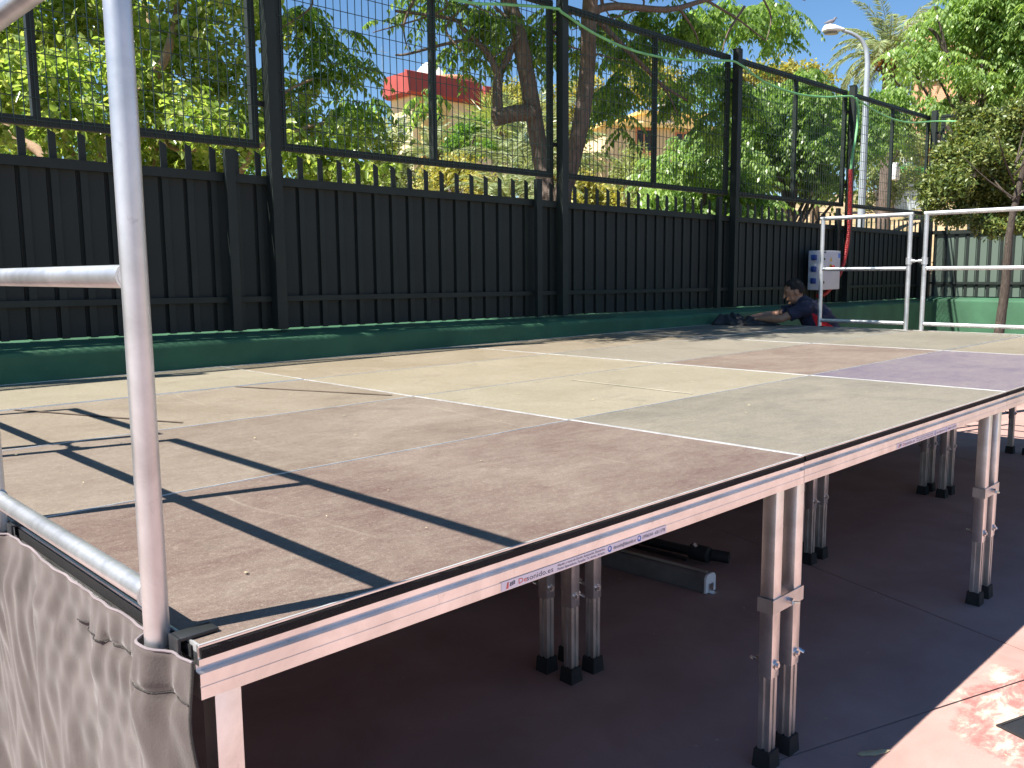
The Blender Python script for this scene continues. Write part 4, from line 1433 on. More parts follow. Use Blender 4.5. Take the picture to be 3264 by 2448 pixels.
def leafy_tree(name, base_px, depth, balls, n, L, W, mat_, label, bark='bark_dark', trunk_r=0.09, comp=False, jit=1.0, limbs=(), group='trees beyond the fence', shape=4):
    b = at(base_px[0], base_px[1], depth)
    root = thing(name, base_on(b), label, 'tree' if 'tree' in name or 'palm' in name else 'shrub', group)
    gz = root.location.z
    cl = px(balls, depth, jit)
    top = max((c for c in cl), key=lambda c: c[0][2])[0]
    mb = MB()
    b0 = (b[0], b[1], gz)
    if limbs:
        for l in limbs:
            pts = [b0] if l[0] == 'b' else []
            pts += [tuple(at(u, v, depth)) for u, v in l[1]]
            limb(mb, pts, l[2], l[3], 10)
    else:
        mid = (b[0] + 0.1, b[1], gz + 0.5 * (top[2] - gz))
        limb(mb, [b0, mid, tuple(top)], trunk_r, trunk_r * 0.3, 10)
    for c, r in cl[::2]:
        s = (b[0] + 0.05, b[1], gz + 0.45 * max(0.3, c[2] - gz))
        limb(mb, [s, tuple((np.array(s) + c) / 2 + rng.normal(size=3) * 0.12 * r), tuple(c)], trunk_r * 0.45, trunk_r * 0.12, 7)
    mb.build('trunk', M[bark], root, True)
    if comp:
        compound_leaves('crown', cl, n, L, W, W * 0.42, mat_, root, 5)
    else:
        crown_leaves('crown', cl, n, L, W, mat_, root, shape=shape)
    return root


# bushy trees right of the middle
leafy_tree('feathery_tree', (2230, 820), 14, [(2130, 560, 90), (2200, 500, 100), (2290, 540, 110), (2210, 620, 90), (2120, 660, 90), (2320, 640, 100), (2380, 560, 80), (2250, 440, 70), (2350, 470, 70), (2420, 650, 80), (2080, 620, 50), (2230, 720, 110), (2360, 740, 100)],
           2300, 0.32, 0.10, G_comp2, 'bright green feathery tree seen through the third mesh panel', comp=True, trunk_r=0.07)
leafy_tree('branching_tree', (2510, 830), 16, [(2420, 330, 80), (2490, 300, 85), (2570, 320, 90), (2640, 360, 80), (2450, 420, 90), (2550, 430, 90), (2630, 470, 80), (2660, 560, 60), (2400, 480, 70), (2480, 530, 70), (2700, 420, 60), (2580, 580, 60), (2380, 400, 70), (2560, 240, 50), (2770, 400, 80), (2830, 340, 70), (2740, 320, 60), (2850, 420, 45), (2780, 470, 50)],
           3300, 0.34, 0.105, G_comp, 'dark green tree with bare forking branches seen through the fourth mesh panel', comp=True, trunk_r=0.08,
           limbs=(('b', [(2512, 700), (2505, 620), (2490, 560), (2450, 470)], 0.10, 0.03), ('x', [(2505, 640), (2560, 520), (2610, 440), (2650, 380)], 0.07, 0.02), ('x', [(2508, 610), (2470, 600), (2400, 570)], 0.045, 0.015), ('x', [(2515, 660), (2600, 590), (2660, 560)], 0.04, 0.012)))
leafy_tree('feathery_tree', (3130, 760), 17, [(2880, 170, 60), (2930, 110, 70), (2960, 190, 60), (3060, 60, 110), (3150, 30, 120), (3230, 100, 130), (3130, 150, 110), (3060, 200, 60), (3200, 220, 100), (3270, 220, 110), (3120, 260, 70), (3000, 250, 45), (2840, 240, 55), (2880, 290, 45), (3040, 330, 55), (3120, 330, 60), (3220, 310, 80), (2960, 340, 50), (3150, -80, 160), (3300, 0, 200), (2980, 20, 50), (3300, 330, 120)],
           3300, 0.36, 0.115, G_comp2, 'light green feathery tree in front of the brick building at the right', comp=True, trunk_r=0.12,
           limbs=(('b', [(3100, 560), (3080, 400), (3060, 260), (2990, 120), (2960, 90)], 0.12, 0.02), ('x', [(3080, 400), (3160, 250), (3200, 100)], 0.07, 0.02)))
# hillside
hill = [
    ('yellow_shrub', (1450, 700), 21, [(1400, 560, 70), (1460, 540, 70), (1530, 590, 80), (1440, 630, 80), (1580, 640, 60), (1350, 640, 70)], 5200, 0.11, 0.06, G_yel, 'yellow-flowering shrub low behind the fence under the palms'),
    ('yellow_shrub', (1900, 720), 20, [(1830, 650, 60), (1900, 640, 60), (1960, 660, 60), (1860, 590, 50)], 3400, 0.11, 0.06, G_yel, 'yellow-green shrub seen between pickets right of the twin stems'),
    ('grey_tree', (1990, 760), 19, [(2000, 560, 70), (2050, 540, 60), (1980, 640, 70), (2050, 640, 70), (2020, 490, 45)], 4200, 0.12, 0.035, G_grey, 'grey-green willowy tree in front of the cream house'),
    ('yellow_tree', (1600, 560), 46, [(1600, 300, 40), (1640, 280, 38), (1575, 330, 36), (1660, 320, 45), (1700, 350, 55)], 3600, 0.20, 0.11, G_yel, 'yellow tree on the skyline left of the sawn stump'),
    ('green_tree', (1830, 600), 42, [(1790, 300, 55), (1850, 270, 55), (1900, 300, 60), (1840, 360, 70), (1760, 380, 60), (1800, 450, 60)], 4200, 0.20, 0.11, G_yel, 'yellow-green tree on the hill between the two stems'),
    ('yellow_tree', (2060, 600), 48, [(1990, 230, 45), (2060, 220, 50), (2130, 250, 50), (2030, 290, 50), (2110, 310, 50), (2170, 280, 40)], 3800, 0.22, 0.12, G_yel, 'yellow tree above the cream house'),
    ('green_tree', (1480, 620), 33, [(1480, 420, 40), (1520, 400, 40), (1450, 460, 45), (1500, 480, 50), (1560, 470, 45)], 3200, 0.15, 0.08, G_mid, 'round green tree below the red-trimmed house'),
    ('green_tree', (2420, 640), 38, [(2370, 250, 50), (2430, 240, 55), (2490, 230, 55), (2560, 230, 50), (2620, 250, 45), (2400, 330, 60), (2500, 300, 70), (2600, 310, 60)], 4600, 0.22, 0.12, G_yel, 'yellow-green hedge-like trees below the skyline left of the street lamp'),
    ('green_tree', (1200, 660), 26, [(1180, 560, 60), (1240, 600, 60), (1300, 620, 60), (1120, 600, 60), (1280, 550, 40)], 3600, 0.13, 0.06, G_grey, 'grey-green bush low beside the fig'),
    ('green_tree', (2800, 700), 26, [(2790, 560, 70), (2850, 600, 60), (2760, 640, 50), (2900, 560, 60), (2830, 500, 60), (2930, 480, 60), (2890, 440, 55), (2960, 600, 50)], 4600, 0.14, 0.07, G_grey, 'sparse grey-green tree behind the lamp post'),
    ('green_tree', (3060, 620), 30, [(2960, 400, 60), (3040, 400, 60), (3120, 390, 60), (3200, 380, 70), (3000, 460, 50), (3250, 450, 80), (3090, 470, 50)], 4600, 0.17, 0.09, G_mid, 'green bushes below the brick building'),
    ('green_tree', (700, 640), 30, [(600, 420, 150), (800, 480, 150), (1000, 500, 120), (300, 450, 200), (50, 450, 220), (500, 300, 120), (150, 250, 200)], 7000, 0.26, 0.13, G_mid, 'dim green tree far behind the fig'),
    ('green_tree', (1720, 700), 30, [(1700, 520, 70), (1780, 560, 70), (1860, 520, 60), (1740, 440, 60), (1680, 600, 60), (1820, 640, 60)], 4200, 0.15, 0.07, G_grey, 'grey-green tree framed by the two stems'),
]
for h in hill:
    leafy_tree(h[0], h[1], h[2], h[3], h[4], h[5], h[6], h[7], h[8], trunk_r=0.1, jit=1.2)


# small evergreen in front of the end fence
def yard_tree():
    b = (10.0, 1.868)
    root = thing('small_evergreen', (b[0], b[1], 0.0), 'small olive-green clipped evergreen tree growing inside the yard beyond the far railings', 'tree')
    mb = MB()
    limb(mb, [(b[0], b[1], 0.0), (b[0] + 0.02, b[1] - 0.03, 0.8), (10.02, 1.80, 1.5), (10.0, 1.78, 2.05), (10.05, 1.72, 2.6), (10.0, 1.6, 3.1)], 0.062, 0.02, 14, 0.003)
    for k in range(8):
        a = rng.uniform(0, 6.28); z = rng.uniform(2.3, 2.8)
        limb(mb, [(10.0, 1.77, z), (10.0 + 0.3 * math.cos(a), 1.75 + 0.3 * math.sin(a), z + 0.2), (10.0 + 0.6 * math.cos(a), 1.72 + 0.6 * math.sin(a), z + 0.45)], 0.012, 0.004, 7)
    mb.build('trunk', M['bark_dark'], root, True)
    d = 10.1
    cl = px([(3000, 560, 42), (2980, 640, 45), (3050, 480, 50), (3040, 590, 60), (3090, 420, 42), (3130, 500, 70), (3110, 620, 60), (3200, 440, 60), (3210, 560, 80), (3190, 660, 50), (3280, 480, 80), (3290, 600, 80), (3150, 380, 38), (3060, 690, 34), (3130, 710, 34), (3230, 710, 36), (3170, 730, 36), (3270, 700, 50), (3100, 660, 44), (3210, 640, 60), (3010, 690, 26), (3340, 540, 90), (3340, 650, 70), (3010, 500, 36), (3240, 370, 50), (3080, 360, 28), (2960, 600, 28)], d, 0.35)
    P_, dd, w = cluster_points(cl, 1)
    crown_leaves('crown', cl, 52000, 0.058, 0.026, G_olive, root, droop=0.0, upbias=0.25, shape=4)


yard_tree()


# --- palms
def palm(name, base_px, crown_px, depth, label, nf=34, fl=2.6, mat_=G_palm, trunk_r=0.2, dates=True, fan=False, droop=0.9, leaflet=0.34, lw=0.036):
    b = at(base_px[0], base_px[1], depth)
    c = Vector(at(crown_px[0], crown_px[1], depth))
    root = thing(name, base_on(b), label, 'palm', 'palms on the hillside')
    gz = root.location.z
    mb = MB()
    pts = []
    n = 26
    for k in range(n + 1):
        t = k / n
        p = Vector((b[0], b[1], gz)).lerp(c, t)
        pts.append(p)
    mb.tube(pts, [trunk_r * (1.15 - 0.25 * k / n) * (1 + 0.10 * (k % 2)) for k in range(n + 1)], 12)
    # stubs of old fronds under the crown
    for k in range(30):
        a = k * 2.4; z = -0.02 - 0.022 * k * fl / 2.6
        p = c + Vector((0, 0, z))
        mb.tube([p, p + Vector((math.cos(a), math.sin(a), 0.6)) * trunk_r * 1.9], [trunk_r * 0.35, trunk_r * 0.12], 5)
    mb.build('trunk', M['palm_trunk'], root, True)
    Vs, Fs, o = [], [], 0
    rach = MB()
    for f in range(nf):
        az = f * 2.39996 + rng.uniform(-0.2, 0.2)
        e = math.radians(82 - 105 * (f / nf) ** 0.9 + rng.uniform(-8, 8))
        L_ = fl * rng.uniform(0.85, 1.1)
        H = np.array([math.cos(az), math.sin(az), 0])
        seg = 12
        p = np.array(c); ang = e
        line = [p.copy()]
        for s in range(seg):
            stp = L_ / seg
            p = p + (H * math.cos(ang) + np.array([0, 0, math.sin(ang)])) * stp
            ang -= droop * 1.35 * (0.3 + 1.5 * s / seg) / seg * (0.6 + 0.8 * math.cos(e))
            line.append(p.copy())
        line = np.array(line)
        rach.tube([tuple(q) for q in line[::2]], [0.022 * fl / 2.6 * (1 - 0.8 * k / 6) for k in range(len(line[::2]))], 5)
        side = np.cross(H, np.array([0, 0, 1.0]))
        if fan:
            hub = line[6]; tg = unit(line[6] - line[4])
            nl = 26
            th = np.linspace(-2.1, 2.1, nl)
            D = unit(np.cos(th)[:, None] * tg + np.sin(th)[:, None] * side + np.array([0, 0, -0.25]) * (0.4 + np.abs(th))[:, None])
            Pp = np.repeat(hub[None], nl, 0)
            LL = np.full(nl, L_ * 0.55)
        else:
            nl = 64
            s = np.linspace(0.16, 0.99, nl)
            i0 = np.minimum((s * seg).astype(int), seg - 1); fr = s * seg - i0
            pp = line[i0] * (1 - fr)[:, None] + line[i0 + 1] * fr[:, None]
            tg = unit(line[i0 + 1] - line[i0])
            upv = unit(np.cross(side[None], tg)) * -1
            Pp = np.concatenate([pp, pp]); tt = np.concatenate([tg, tg])
            sg = np.concatenate([np.ones(nl), -np.ones(nl)])[:, None]
            uu = np.concatenate([upv, upv])
            D = unit(side[None] * sg * 0.85 + tt * 0.75 + uu * 0.25 + rng.normal(size=(2 * nl, 3)) * 0.1 + np.array([0, 0, -0.12]))
            ss = np.concatenate([s, s])
            LL = leaflet * (0.5 + 1.1 * np.sin(np.pi * np.clip(ss * 0.9 + 0.08, 0, 1))) * 0.75 * fl / 2.6
        N = unit(np.cross(D, side[None]) + rng.normal(size=D.shape) * 0.3 + np.array([0, 0, 0.6]))
        V, F = leaf_faces(Pp, D, N, LL, np.full(len(Pp), lw * fl / 2.6 * (2.0 if fan else 1.0)), 4)
        Vs.append(V); Fs.append(F + o); o += len(V)
    V = np.concatenate(Vs); F = np.concatenate(Fs)
    link('fronds', tri_mesh('fronds', V - np.array(ORG[root.name]), F, mat_), root)
    rach.build('frond_stems', simple('pale_frond_stem', (0.28, 0.27, 0.11), 0.6), root, True)
    if dates:
        ds = MB()
        for k in range(46):
            a = rng.uniform(0, 6.28); l = fl * 0.30 * rng.uniform(0.6, 1.1)
            q0 = c + Vector((0, 0, -0.05)); q1 = q0 + Vector((math.cos(a) * l * .6, math.sin(a) * l * .6, 0.10 * fl * .5)); q2 = q0 + Vector((math.cos(a) * l, math.sin(a) * l, -0.16 * fl * .6))
            ds.tube([q0, q1, q2], [0.02 * fl / 2.6, 0.014 * fl / 2.6, 0.03 * fl / 2.6], 5)
        ds.build('date_stalks', M['dates'], root)
    return root


palm('date_palm', (1375, 800), (1375, 500), 34, 'date palm with orange stalks standing before the red-trimmed house', fl=1.9)
palm('date_palm', (1680, 800), (1690, 560), 24, 'broad date palm spreading silvery fronds left of the twin stems', fl=2.9, nf=38)
palm('date_palm', (1255, 800), (1235, 560), 26, 'date palm with grey-green fronds at the right edge of the fig', fl=2.4, dates=False)
palm('date_palm', (1625, 800), (1622, 655), 15, 'short date palm low behind the pickets with an orange fruit stalk', fl=1.35, nf=26, trunk_r=0.14)
palm('fan_palm', (1590, 700), (1580, 420), 40, 'fan palm with hanging leaves right of the red-trimmed house', fl=2.0, fan=True, dates=False, mat_=G_palm2, nf=30)
palm('date_palm', (2815, 900), (2835, 185), 30, 'tall date palm rising against the sky behind the street lamp', fl=2.5, nf=46, trunk_r=0.22, droop=1.15)

# ------------------------------------------------------------------ agave and small post lamp behind the fence
def agave():
    b = at(2598, 640, 19)
    root = thing('agave', base_on(b), 'spiky pale agave by the small garden lamp behind the fourth mesh panel', 'plant')
    c = np.array([b[0], b[1], float(at(2598, 640, 19)[2]) - 0.1])
    mb = MB()
    for k in range(26):
        a = k * 2.4; e = R(25 + 55 * rng.random())
        l = rng.uniform(0.5, 0.75)
        d = np.array([math.cos(a) * math.cos(e), math.sin(a) * math.cos(e), math.sin(e)])
        mb.tube([c, c + d * l * 0.5, c + d * l], [0.045, 0.04, 0.003], 5, flat=0.35)
    mb.build('leaves', simple('agave_leaf', (0.20, 0.28, 0.15), 0.55), root, True)
    MB().tube([(c[0], c[1], root.location.z), (c[0], c[1], c[2] + 0.02)], 0.1, 8).build('stem', M['palm_trunk'], root)


agave()


def garden_lamp():
    p0, p1 = at(2597, 700, 20), at(2597, 588, 20)
    root = thing('garden_lamp', base_on(p0), 'small garden lamp post with lantern head behind the fourth mesh panel', 'lamp')
    gm = simple('lamp_green_paint', (0.05, 0.13, 0.08), 0.5)
    x, y = p0[0], p0[1]
    MB().lathe([(0.10, 0), (0.10, 0.1), (0.05, 0.2), (0.04, p1[2] - root.location.z - 0.15)], (x, y, root.location.z), 12).build('post', gm, root, True)
    z = p1[2] - 0.15
    MB().lathe([(0.04, 0.0), (0.09, 0.04), (0.12, 0.22), (0.13, 0.23), (0.03, 0.33), (0.0, 0.38)], (x, y, z), 12).build('lantern', M['white'], root, True)


garden_lamp()


# ------------------------------------------------------------------ street lamp and pigeon
def street_lamp():
    D = 14.6
    base = at(2743, 735, D)
    q = lambda u, v: Vector(at(u, v, D))
    zt = q(2767, 211)
    x, y = float(at(2755, 450, D)[0]), float(at(2755, 450, D)[1])
    gz = base_on((x, y))[2]
    root = thing('street_lamp', (x, y, gz), 'tall grey street lamp with curved arm rising behind the end of the fence', 'street lamp')
    grey = simple('galvanised_pole', (0.42, 0.46, 0.50), 0.45, 0.35, var=0.1)
    top = Vector((x, y, zt.z))
    side = (q(2640, 100) - q(2760, 100)); side.z = 0; side.normalize()
    MB().tube([(x, y, gz), (x, y, gz + 2.0), (x, y, top.z)], [0.075, 0.066, 0.042], 18).build('pole', grey, root, True)
    hz = q(2640, 100).z
    arm = sag([top, top + Vector((0, 0, 0.22)) + side * 0.03, top + side * 0.13 + Vector((0, 0, 0.39)), top + side * 0.29 + Vector((0, 0, 0.49)), top + side * 0.43 + Vector((0, 0, 0.53))], 8)
    MB().tube(arm, [0.042 - 0.018 * k / (len(arm) - 1) for k in range(len(arm))], 14).build('arm', grey, root, True)
    # luminaire: a shell, broad and rounded towards the tip
    e = arm[-1]
    hd = MB()
    prof = [(0.0, 0.028, 0.028), (0.06, 0.05, 0.05), (0.16, 0.09, 0.085), (0.25, 0.11, 0.10), (0.32, 0.095, 0.08), (0.35, 0.045, 0.035)]
    nrm = Vector((-side.y, side.x, 0))
    rings = []
    for s, w, h in prof:
        c = e + side * (s - 0.02) + Vector((0, 0, 0.015 - 0.02 * s))
        rings.append([c + nrm * w * math.cos(t) + Vector((0, 0, 1)) * (h * math.sin(t) if math.sin(t) > 0 else h * 0.35 * math.sin(t)) for t in np.linspace(0, 2 * math.pi, 16, endpoint=False)])
    V = [p for r in rings for p in r]
    F = [(i * 16 + k, i * 16 + (k + 1) % 16, (i + 1) * 16 + (k + 1) % 16, (i + 1) * 16 + k) for i in range(len(prof) - 1) for k in range(16)]
    F += [tuple(range(15, -1, -1)), tuple(5 * 16 + k for k in range(16))]
    hd.add(V, F).build('lamp_head', M['white'], root, True)
    c = e + side * 0.19 + Vector((0, 0, -0.03))
    gl = MB()
    gl.add([c + nrm * 0.085 * math.cos(t) + side * 0.12 * math.sin(t) + Vector((0, 0, 0)) for t in np.linspace(0, 2 * math.pi, 20, endpoint=False)] +
           [c + nrm * 0.06 * math.cos(t) + side * 0.11 * math.sin(t) + Vector((0, 0, -0.025)) for t in np.linspace(0, 2 * math.pi, 20, endpoint=False)],
           [tuple(range(20)), tuple(range(39, 19, -1))] + [(k, (k + 1) % 20, 20 + (k + 1) % 20, 20 + k) for k in range(20)])
    gl.build('lens', simple('dusty_lens', (0.2, 0.2, 0.19), 0.2), root, True)
    # pigeon on top
    p = e + side * 0.21 + Vector((0, 0, 0.105))
    pr = thing('pigeon', tuple(p), 'small grey pigeon perched on top of the street lamp head', 'bird')
    up = Vector((0, 0, 1))
    body = [(-0.16, 0.03, 0.008), (-0.10, 0.035, 0.022), (-0.03, 0.05, 0.048), (0.04, 0.065, 0.052), (0.09, 0.095, 0.034), (0.11, 0.13, 0.026), (0.125, 0.15, 0.026), (0.145, 0.152, 0.018), (0.165, 0.145, 0.006), (0.18, 0.14, 0.002)]
    body = [(a * 0.66, h * 0.66, r * 0.66) for a, h, r in body]
    f = -side
    mb = MB()
    mb.tube([p + f * a + up * (h - 0.0) for a, h, r in body], [r for a, h, r in body], 12)
    mb.build('body', simple('pigeon_grey', (0.16, 0.15, 0.17), 0.7), pr, True)
    for s in (-1, 1):
        MB().tube([p + nrm * 0.01 * s + up * 0.02, p + nrm * 0.01 * s + up * 0.001], 0.003, 6).build('leg', M['red'], pr)


street_lamp()


# ------------------------------------------------------------------ pole with white box
def utility_pole():
    b = at(2815, 740, 20)
    root = thing('wooden_pole', base_on(b), 'brown wooden pole with a white box fixed to it behind the last mesh panel', 'pole')
    x, y, z = root.location
    zt = at(2840, 330, 20)[2]
    MB().tube([(x, y, z), (x, y, (z + zt) / 2), (x, y, zt)], [0.14, 0.125, 0.11], 12).build('pole', M['bark'], root, True)
    p = at(2822, 550, 19.8)
    MB().box(x - 0.12, x + 0.1, y - 0.28, y - 0.14, p[2] - 0.18, p[2] + 0.2, b=0.02).build('box', M['white'], root, True)


utility_pole()


# ------------------------------------------------------------------ buildings
def wallmat(name, col, bump=0.2):
    return simple(name, col, 0.85, var=0.10, vscale=0.6, bump=bump, bscale=12, spec=0.2)


M['cream'] = wallmat('cream_render', (0.66, 0.56, 0.36))
M['yellow_wall'] = wallmat('yellow_render', (0.68, 0.50, 0.20))
M['redtrim'] = wallmat('red_trim_paint', (0.29, 0.062, 0.055))
M['orange_wall'] = wallmat('orange_render', (0.52, 0.25, 0.14))
M['white_wall'] = wallmat('white_render', (0.75, 0.74, 0.70))
M['window_dark'] = simple('window_glass', (0.03, 0.04, 0.055), 0.12, var=0.2, vscale=1.0)
M['frame_w'] = simple('white_window_frame', (0.6, 0.6, 0.58), 0.5)


def brick_mat():
    t = NT('salmon_brick').set(Roughness=0.9)
    v = t.scale(t.coord(), (1, 1, 1))
    sep = t.n('ShaderNodeSeparateXYZ'); t.l(v, sep.inputs[0])
    cmb = t.n('ShaderNodeCombineXYZ')
    t.l(t.math('ADD', sep.outputs[0], sep.outputs[1]), cmb.inputs[0]); t.l(sep.outputs[2], cmb.inputs[1])
    br = t.n('ShaderNodeTexBrick', i_Scale=3.0)
    br.inputs['Color1'].default_value = (0.46, 0.20, 0.11, 1); br.inputs['Color2'].default_value = (0.55, 0.26, 0.15, 1); br.inputs['Mortar'].default_value = (0.5, 0.36, 0.26, 1)
    t.l(cmb.outputs[0], br.inputs['Vector'])
    n = t.noise(v, 0.8, 4)
    t.l(t.mix(t.math('MULTIPLY', n, 0.3), br.outputs['Color'], (0.58, 0.32, 0.2)), t.b.inputs['Base Color'])
    return t.m


M['brick'] = brick_mat()


def oriented(origin, ang):
    ca, sa = math.cos(ang), math.sin(ang)
    return lambda a, b, z: (origin[0] + ca * a - sa * b, origin[1] + sa * a + ca * b, z)


def obox(mb, to, a0, a1, b0, b1, z0, z1):
    c = [to(a, b, z) for z in (z0, z1) for a, b in ((a0, b0), (a1, b0), (a1, b1), (a0, b1))]
    return mb.add(c, [(0, 3, 2, 1), (4, 5, 6, 7), (0, 1, 5, 4), (1, 2, 6, 5), (2, 3, 7, 6), (3, 0, 4, 7)])


def window(root, to, a, b, z, w, h, face, dark=M['window_dark'], frame=None):
    """face: 'b' wall at b facing -b ; 'a' wall at a facing -a"""
    t = 0.05
    fr = frame or M['frame_w']
    mb = MB()
    if face == 'b':
        f = lambda s0, s1, d0, d1, z0, z1: obox(mb, to, a + s0, a + s1, b + d0, b + d1, z + z0, z + z1)
    else:
        f = lambda s0, s1, d0, d1, z0, z1: obox(mb, to, a + d0, a + d1, b + s0, b + s1, z + z0, z + z1)
    g = 0.09
    f(0, g, -t, 0.03, 0, h); f(w - g, w, -t, 0.03, 0, h); f(g, w - g, -t, 0.03, 0, g); f(g, w - g, -t, 0.03, h - g, h)
    f(w / 2 - 0.03, w / 2 + 0.03, -t * 0.8, 0.03, g, h - g)
    f(-0.08, w + 0.08, -0.14, 0.02, -0.09, -0.005)
    o = mb.build('window', fr, root)
    mb = MB()
    if face == 'b':
        obox(mb, to, a + g * .5, a + w - g * .5, b - 0.015, b + 0.01, z + g * .5, z + h - g * .5)
    else:
        obox(mb, to, a - 0.015, a + 0.01, b + g * .5, b + w - g * .5, z + g * .5, z + h - g * .5)
    mb.build('pane', dark, o)


def red_trim_house():
    D = 62.0
    k = D / FPX
    c = at(1318, 500, D)                           # visible corner
    fwd = at(1575, 500, D + 5) - c
    ang = math.atan2(fwd[1], fwd[0])
    to = oriented(c, ang)                          # a runs along the long face, b away from us
    gz = base_on(c)[2]
    zt = at(1308, 310, D)[2]; zp = at(1375, 248, D)[2]
    root = thing('red_trim_house', (c[0], c[1], gz), 'cream and yellow house with a broad red parapet on the hill left of centre', 'house')
    L_, Wd = 9.6, 2.6
    mb = MB(); obox(mb, to, 0, L_, 0, Wd, gz, zt); mb.build('wall', M['cream'], root)
    mb = MB(); obox(mb, to, 0.6, 3.0, -0.35, -0.01, gz, zt - 0.02); mb.build('corner_bay', M['yellow_wall'], root)
    # parapet: sloping red band with its own projecting corner
    band = 1.55
    pr = [(-0.35, zt + 0.002), (-0.75, zt + 0.15), (-0.55, zt + band), (-0.25, zt + band + 0.1), (-0.25, zt + 0.002)]
    mb = MB(); mb.prism(pr, lambda p: to(-0.8, p[0], p[1]), lambda p: to(L_ * 0.62, p[0], p[1]))
    mb.prism(pr, lambda p: to(p[0], -0.24, p[1]), lambda p: to(p[0], Wd, p[1]))
    par = mb.build('parapet', M['redtrim'], root)
    mb = MB(); mb.prism([(p[0] - 0.4, p[1] - 0.25) for p in pr], lambda p: to(L_ * 0.62 + 0.02, p[0], p[1]), lambda p: to(L_, p[0], p[1])); mb.build('parapet', M['redtrim'], root)
    mb = MB(); obox(mb, to, -0.2, L_, -0.2, Wd, zt + 0.004, zt + band - 0.3); mb.build('roof', M['orange_wall'], root)
    # curved roof block and white pyramid
    cc = to(4.9, 1.9, 0)
    mb = MB(); mb.lathe([(2.0, zt + band - 0.29), (2.0, zt + band + 0.35), (1.85, zt + band + 0.5), (0.01, zt + band + 0.5)], (cc[0], cc[1], 0), 28); mb.build('roof_drum', M['orange_wall'], root, True)
    cc = to(3.1, 2.0, 0)
    zz = zt + band
    pv = [(cc[0] + sx * w, cc[1] + sy * w, zz + h) for w, h in ((1.25, 0.0), (0.3, 1.45)) for sx, sy in ((-1, -1), (1, -1), (1, 1), (-1, 1))]
    MB().add(pv, [(0, 3, 2, 1), (4, 5, 6, 7), (0, 1, 5, 4), (1, 2, 6, 5), (2, 3, 7, 6), (3, 0, 4, 7)]).build('white_turret', M['white_wall'], root)
    for a, z in ((5.4, zt - 3.0),):
        window(root, to, a, 0.0, z, 1.0, 2.0, 'b')
    window(root, to, 8.2, 0.0, zt - 3.0, 0.9, 1.7, 'b')
    for b in (0.7,):
        window(root, to, 0.0, b, zt - 2.7, 1.1, 1.5, 'a')
        window(root, to, 0.0, b, zt - 5.6, 1.1, 1.6, 'a')
    # dark lantern on the yellow bay
    p = to(1.8, -0.55, zt - 2.4)
    mb = MB(); mb.lathe([(0.12, 0), (0.30, 0.15), (0.36, 0.8), (0.40, 0.85), (0.10, 1.25), (0.0, 1.4)], p, 8); mb.build('wall_lantern', M['black_metal'], root)
    # roof aerials
    for a, b, h in ((-0.4, 3, 2.6), (7.0, 2, 2.2), (8.8, 2.5, 2.0)):
        q = to(a, b, zt + band - 0.3)
        MB().tube([q, (q[0], q[1], q[2] + h)], 0.03, 6).box(q[0] - 0.4, q[0] + 0.4, q[1] - 0.02, q[1] + 0.02, q[2] + h * 0.85, q[2] + h * 0.85 + 0.03).build('aerial', M['steel'], root)


def cream_house():
    D = 44.0
    c = at(1935, 560, D)
    fwd = at(2300, 560, D + 2) - c
    ang = math.atan2(fwd[1], fwd[0])
    to = oriented(c, ang)
    gz = base_on(c)[2]
    zt = at(1990, 405, D)[2]
    root = thing('cream_house', (c[0], c[1], gz), 'sunlit cream-yellow house glimpsed between trees right of the twin stems', 'house')
    mb = MB(); obox(mb, to, 0, 6.2, 0, 6, gz, zt); mb.build('wall', M['cream'], root)
    mb = MB(); obox(mb, to, -2.2, -0.01, 0.8, 5, gz, zt - 1.3); mb.build('side_wing', M['cream'], root)
    z2 = at(2160, 350, D)[2]
    mb = MB(); obox(mb, to, 2.4, 6.0, 0.9, 5.5, zt + 0.22, z2); mb.build('upper_storey', M['cream'], root)
    mb = MB(); obox(mb, to, -0.3, 6.5, -0.3, 6.3, zt + 0.002, zt + 0.2); mb.build('cornice', M['yellow_wall'], root)
    mb = MB(); obox(mb, to, 2.2, 6.2, 0.7, 5.7, z2 + 0.002, z2 + 0.18); mb.build('roof', M['yellow_wall'], root)
    zw = at(2050, 470, D)[2]
    window(root, to, 1.55, 0.0, zw - 0.2, 0.95, 1.2, 'b', frame=M['orange_wall'])
    window(root, to, 3.8, 0.0, zw - 0.3, 0.9, 1.2, 'b', frame=M['orange_wall'])
    window(root, to, 3.3, 0.9, zt + 0.5, 0.8, 0.9, 'b')
    window(root, to, -1.5, 0.8, gz + 1.2, 0.9, 1.1, 'b')


def brick_block():
    D = 40.0
    c = at(2905, 330, D)
    ang = math.atan2(*(at(3300, 330, D - 4) - c)[[1, 0]])
    to = oriented(c, ang)
    gz = base_on(c)[2]
    zt = at(2950, 96, D)[2]
    root = thing('brick_building', (c[0], c[1], gz), 'salmon brick building with a grey roof edge behind the trees at the right', 'building')
    mb = MB(); obox(mb, to, 0, 12, 0, 8, gz, zt); mb.build('wall', M['brick'], root)
    mb = MB(); obox(mb, to, -0.35, 12.3, -0.35, 8.3, zt + 0.002, zt + 0.35); mb.build('roof_edge', simple('grey_roof_metal', (0.28, 0.30, 0.32), 0.5), root)
    zz = at(2950, 225, D)[2]
    window(root, to, 0.35, 0.0, zz - 0.6, 0.9, 1.3, 'b')
    window(root, to, 4.6, 0.0, zz - 0.6, 1.2, 1.4, 'b')


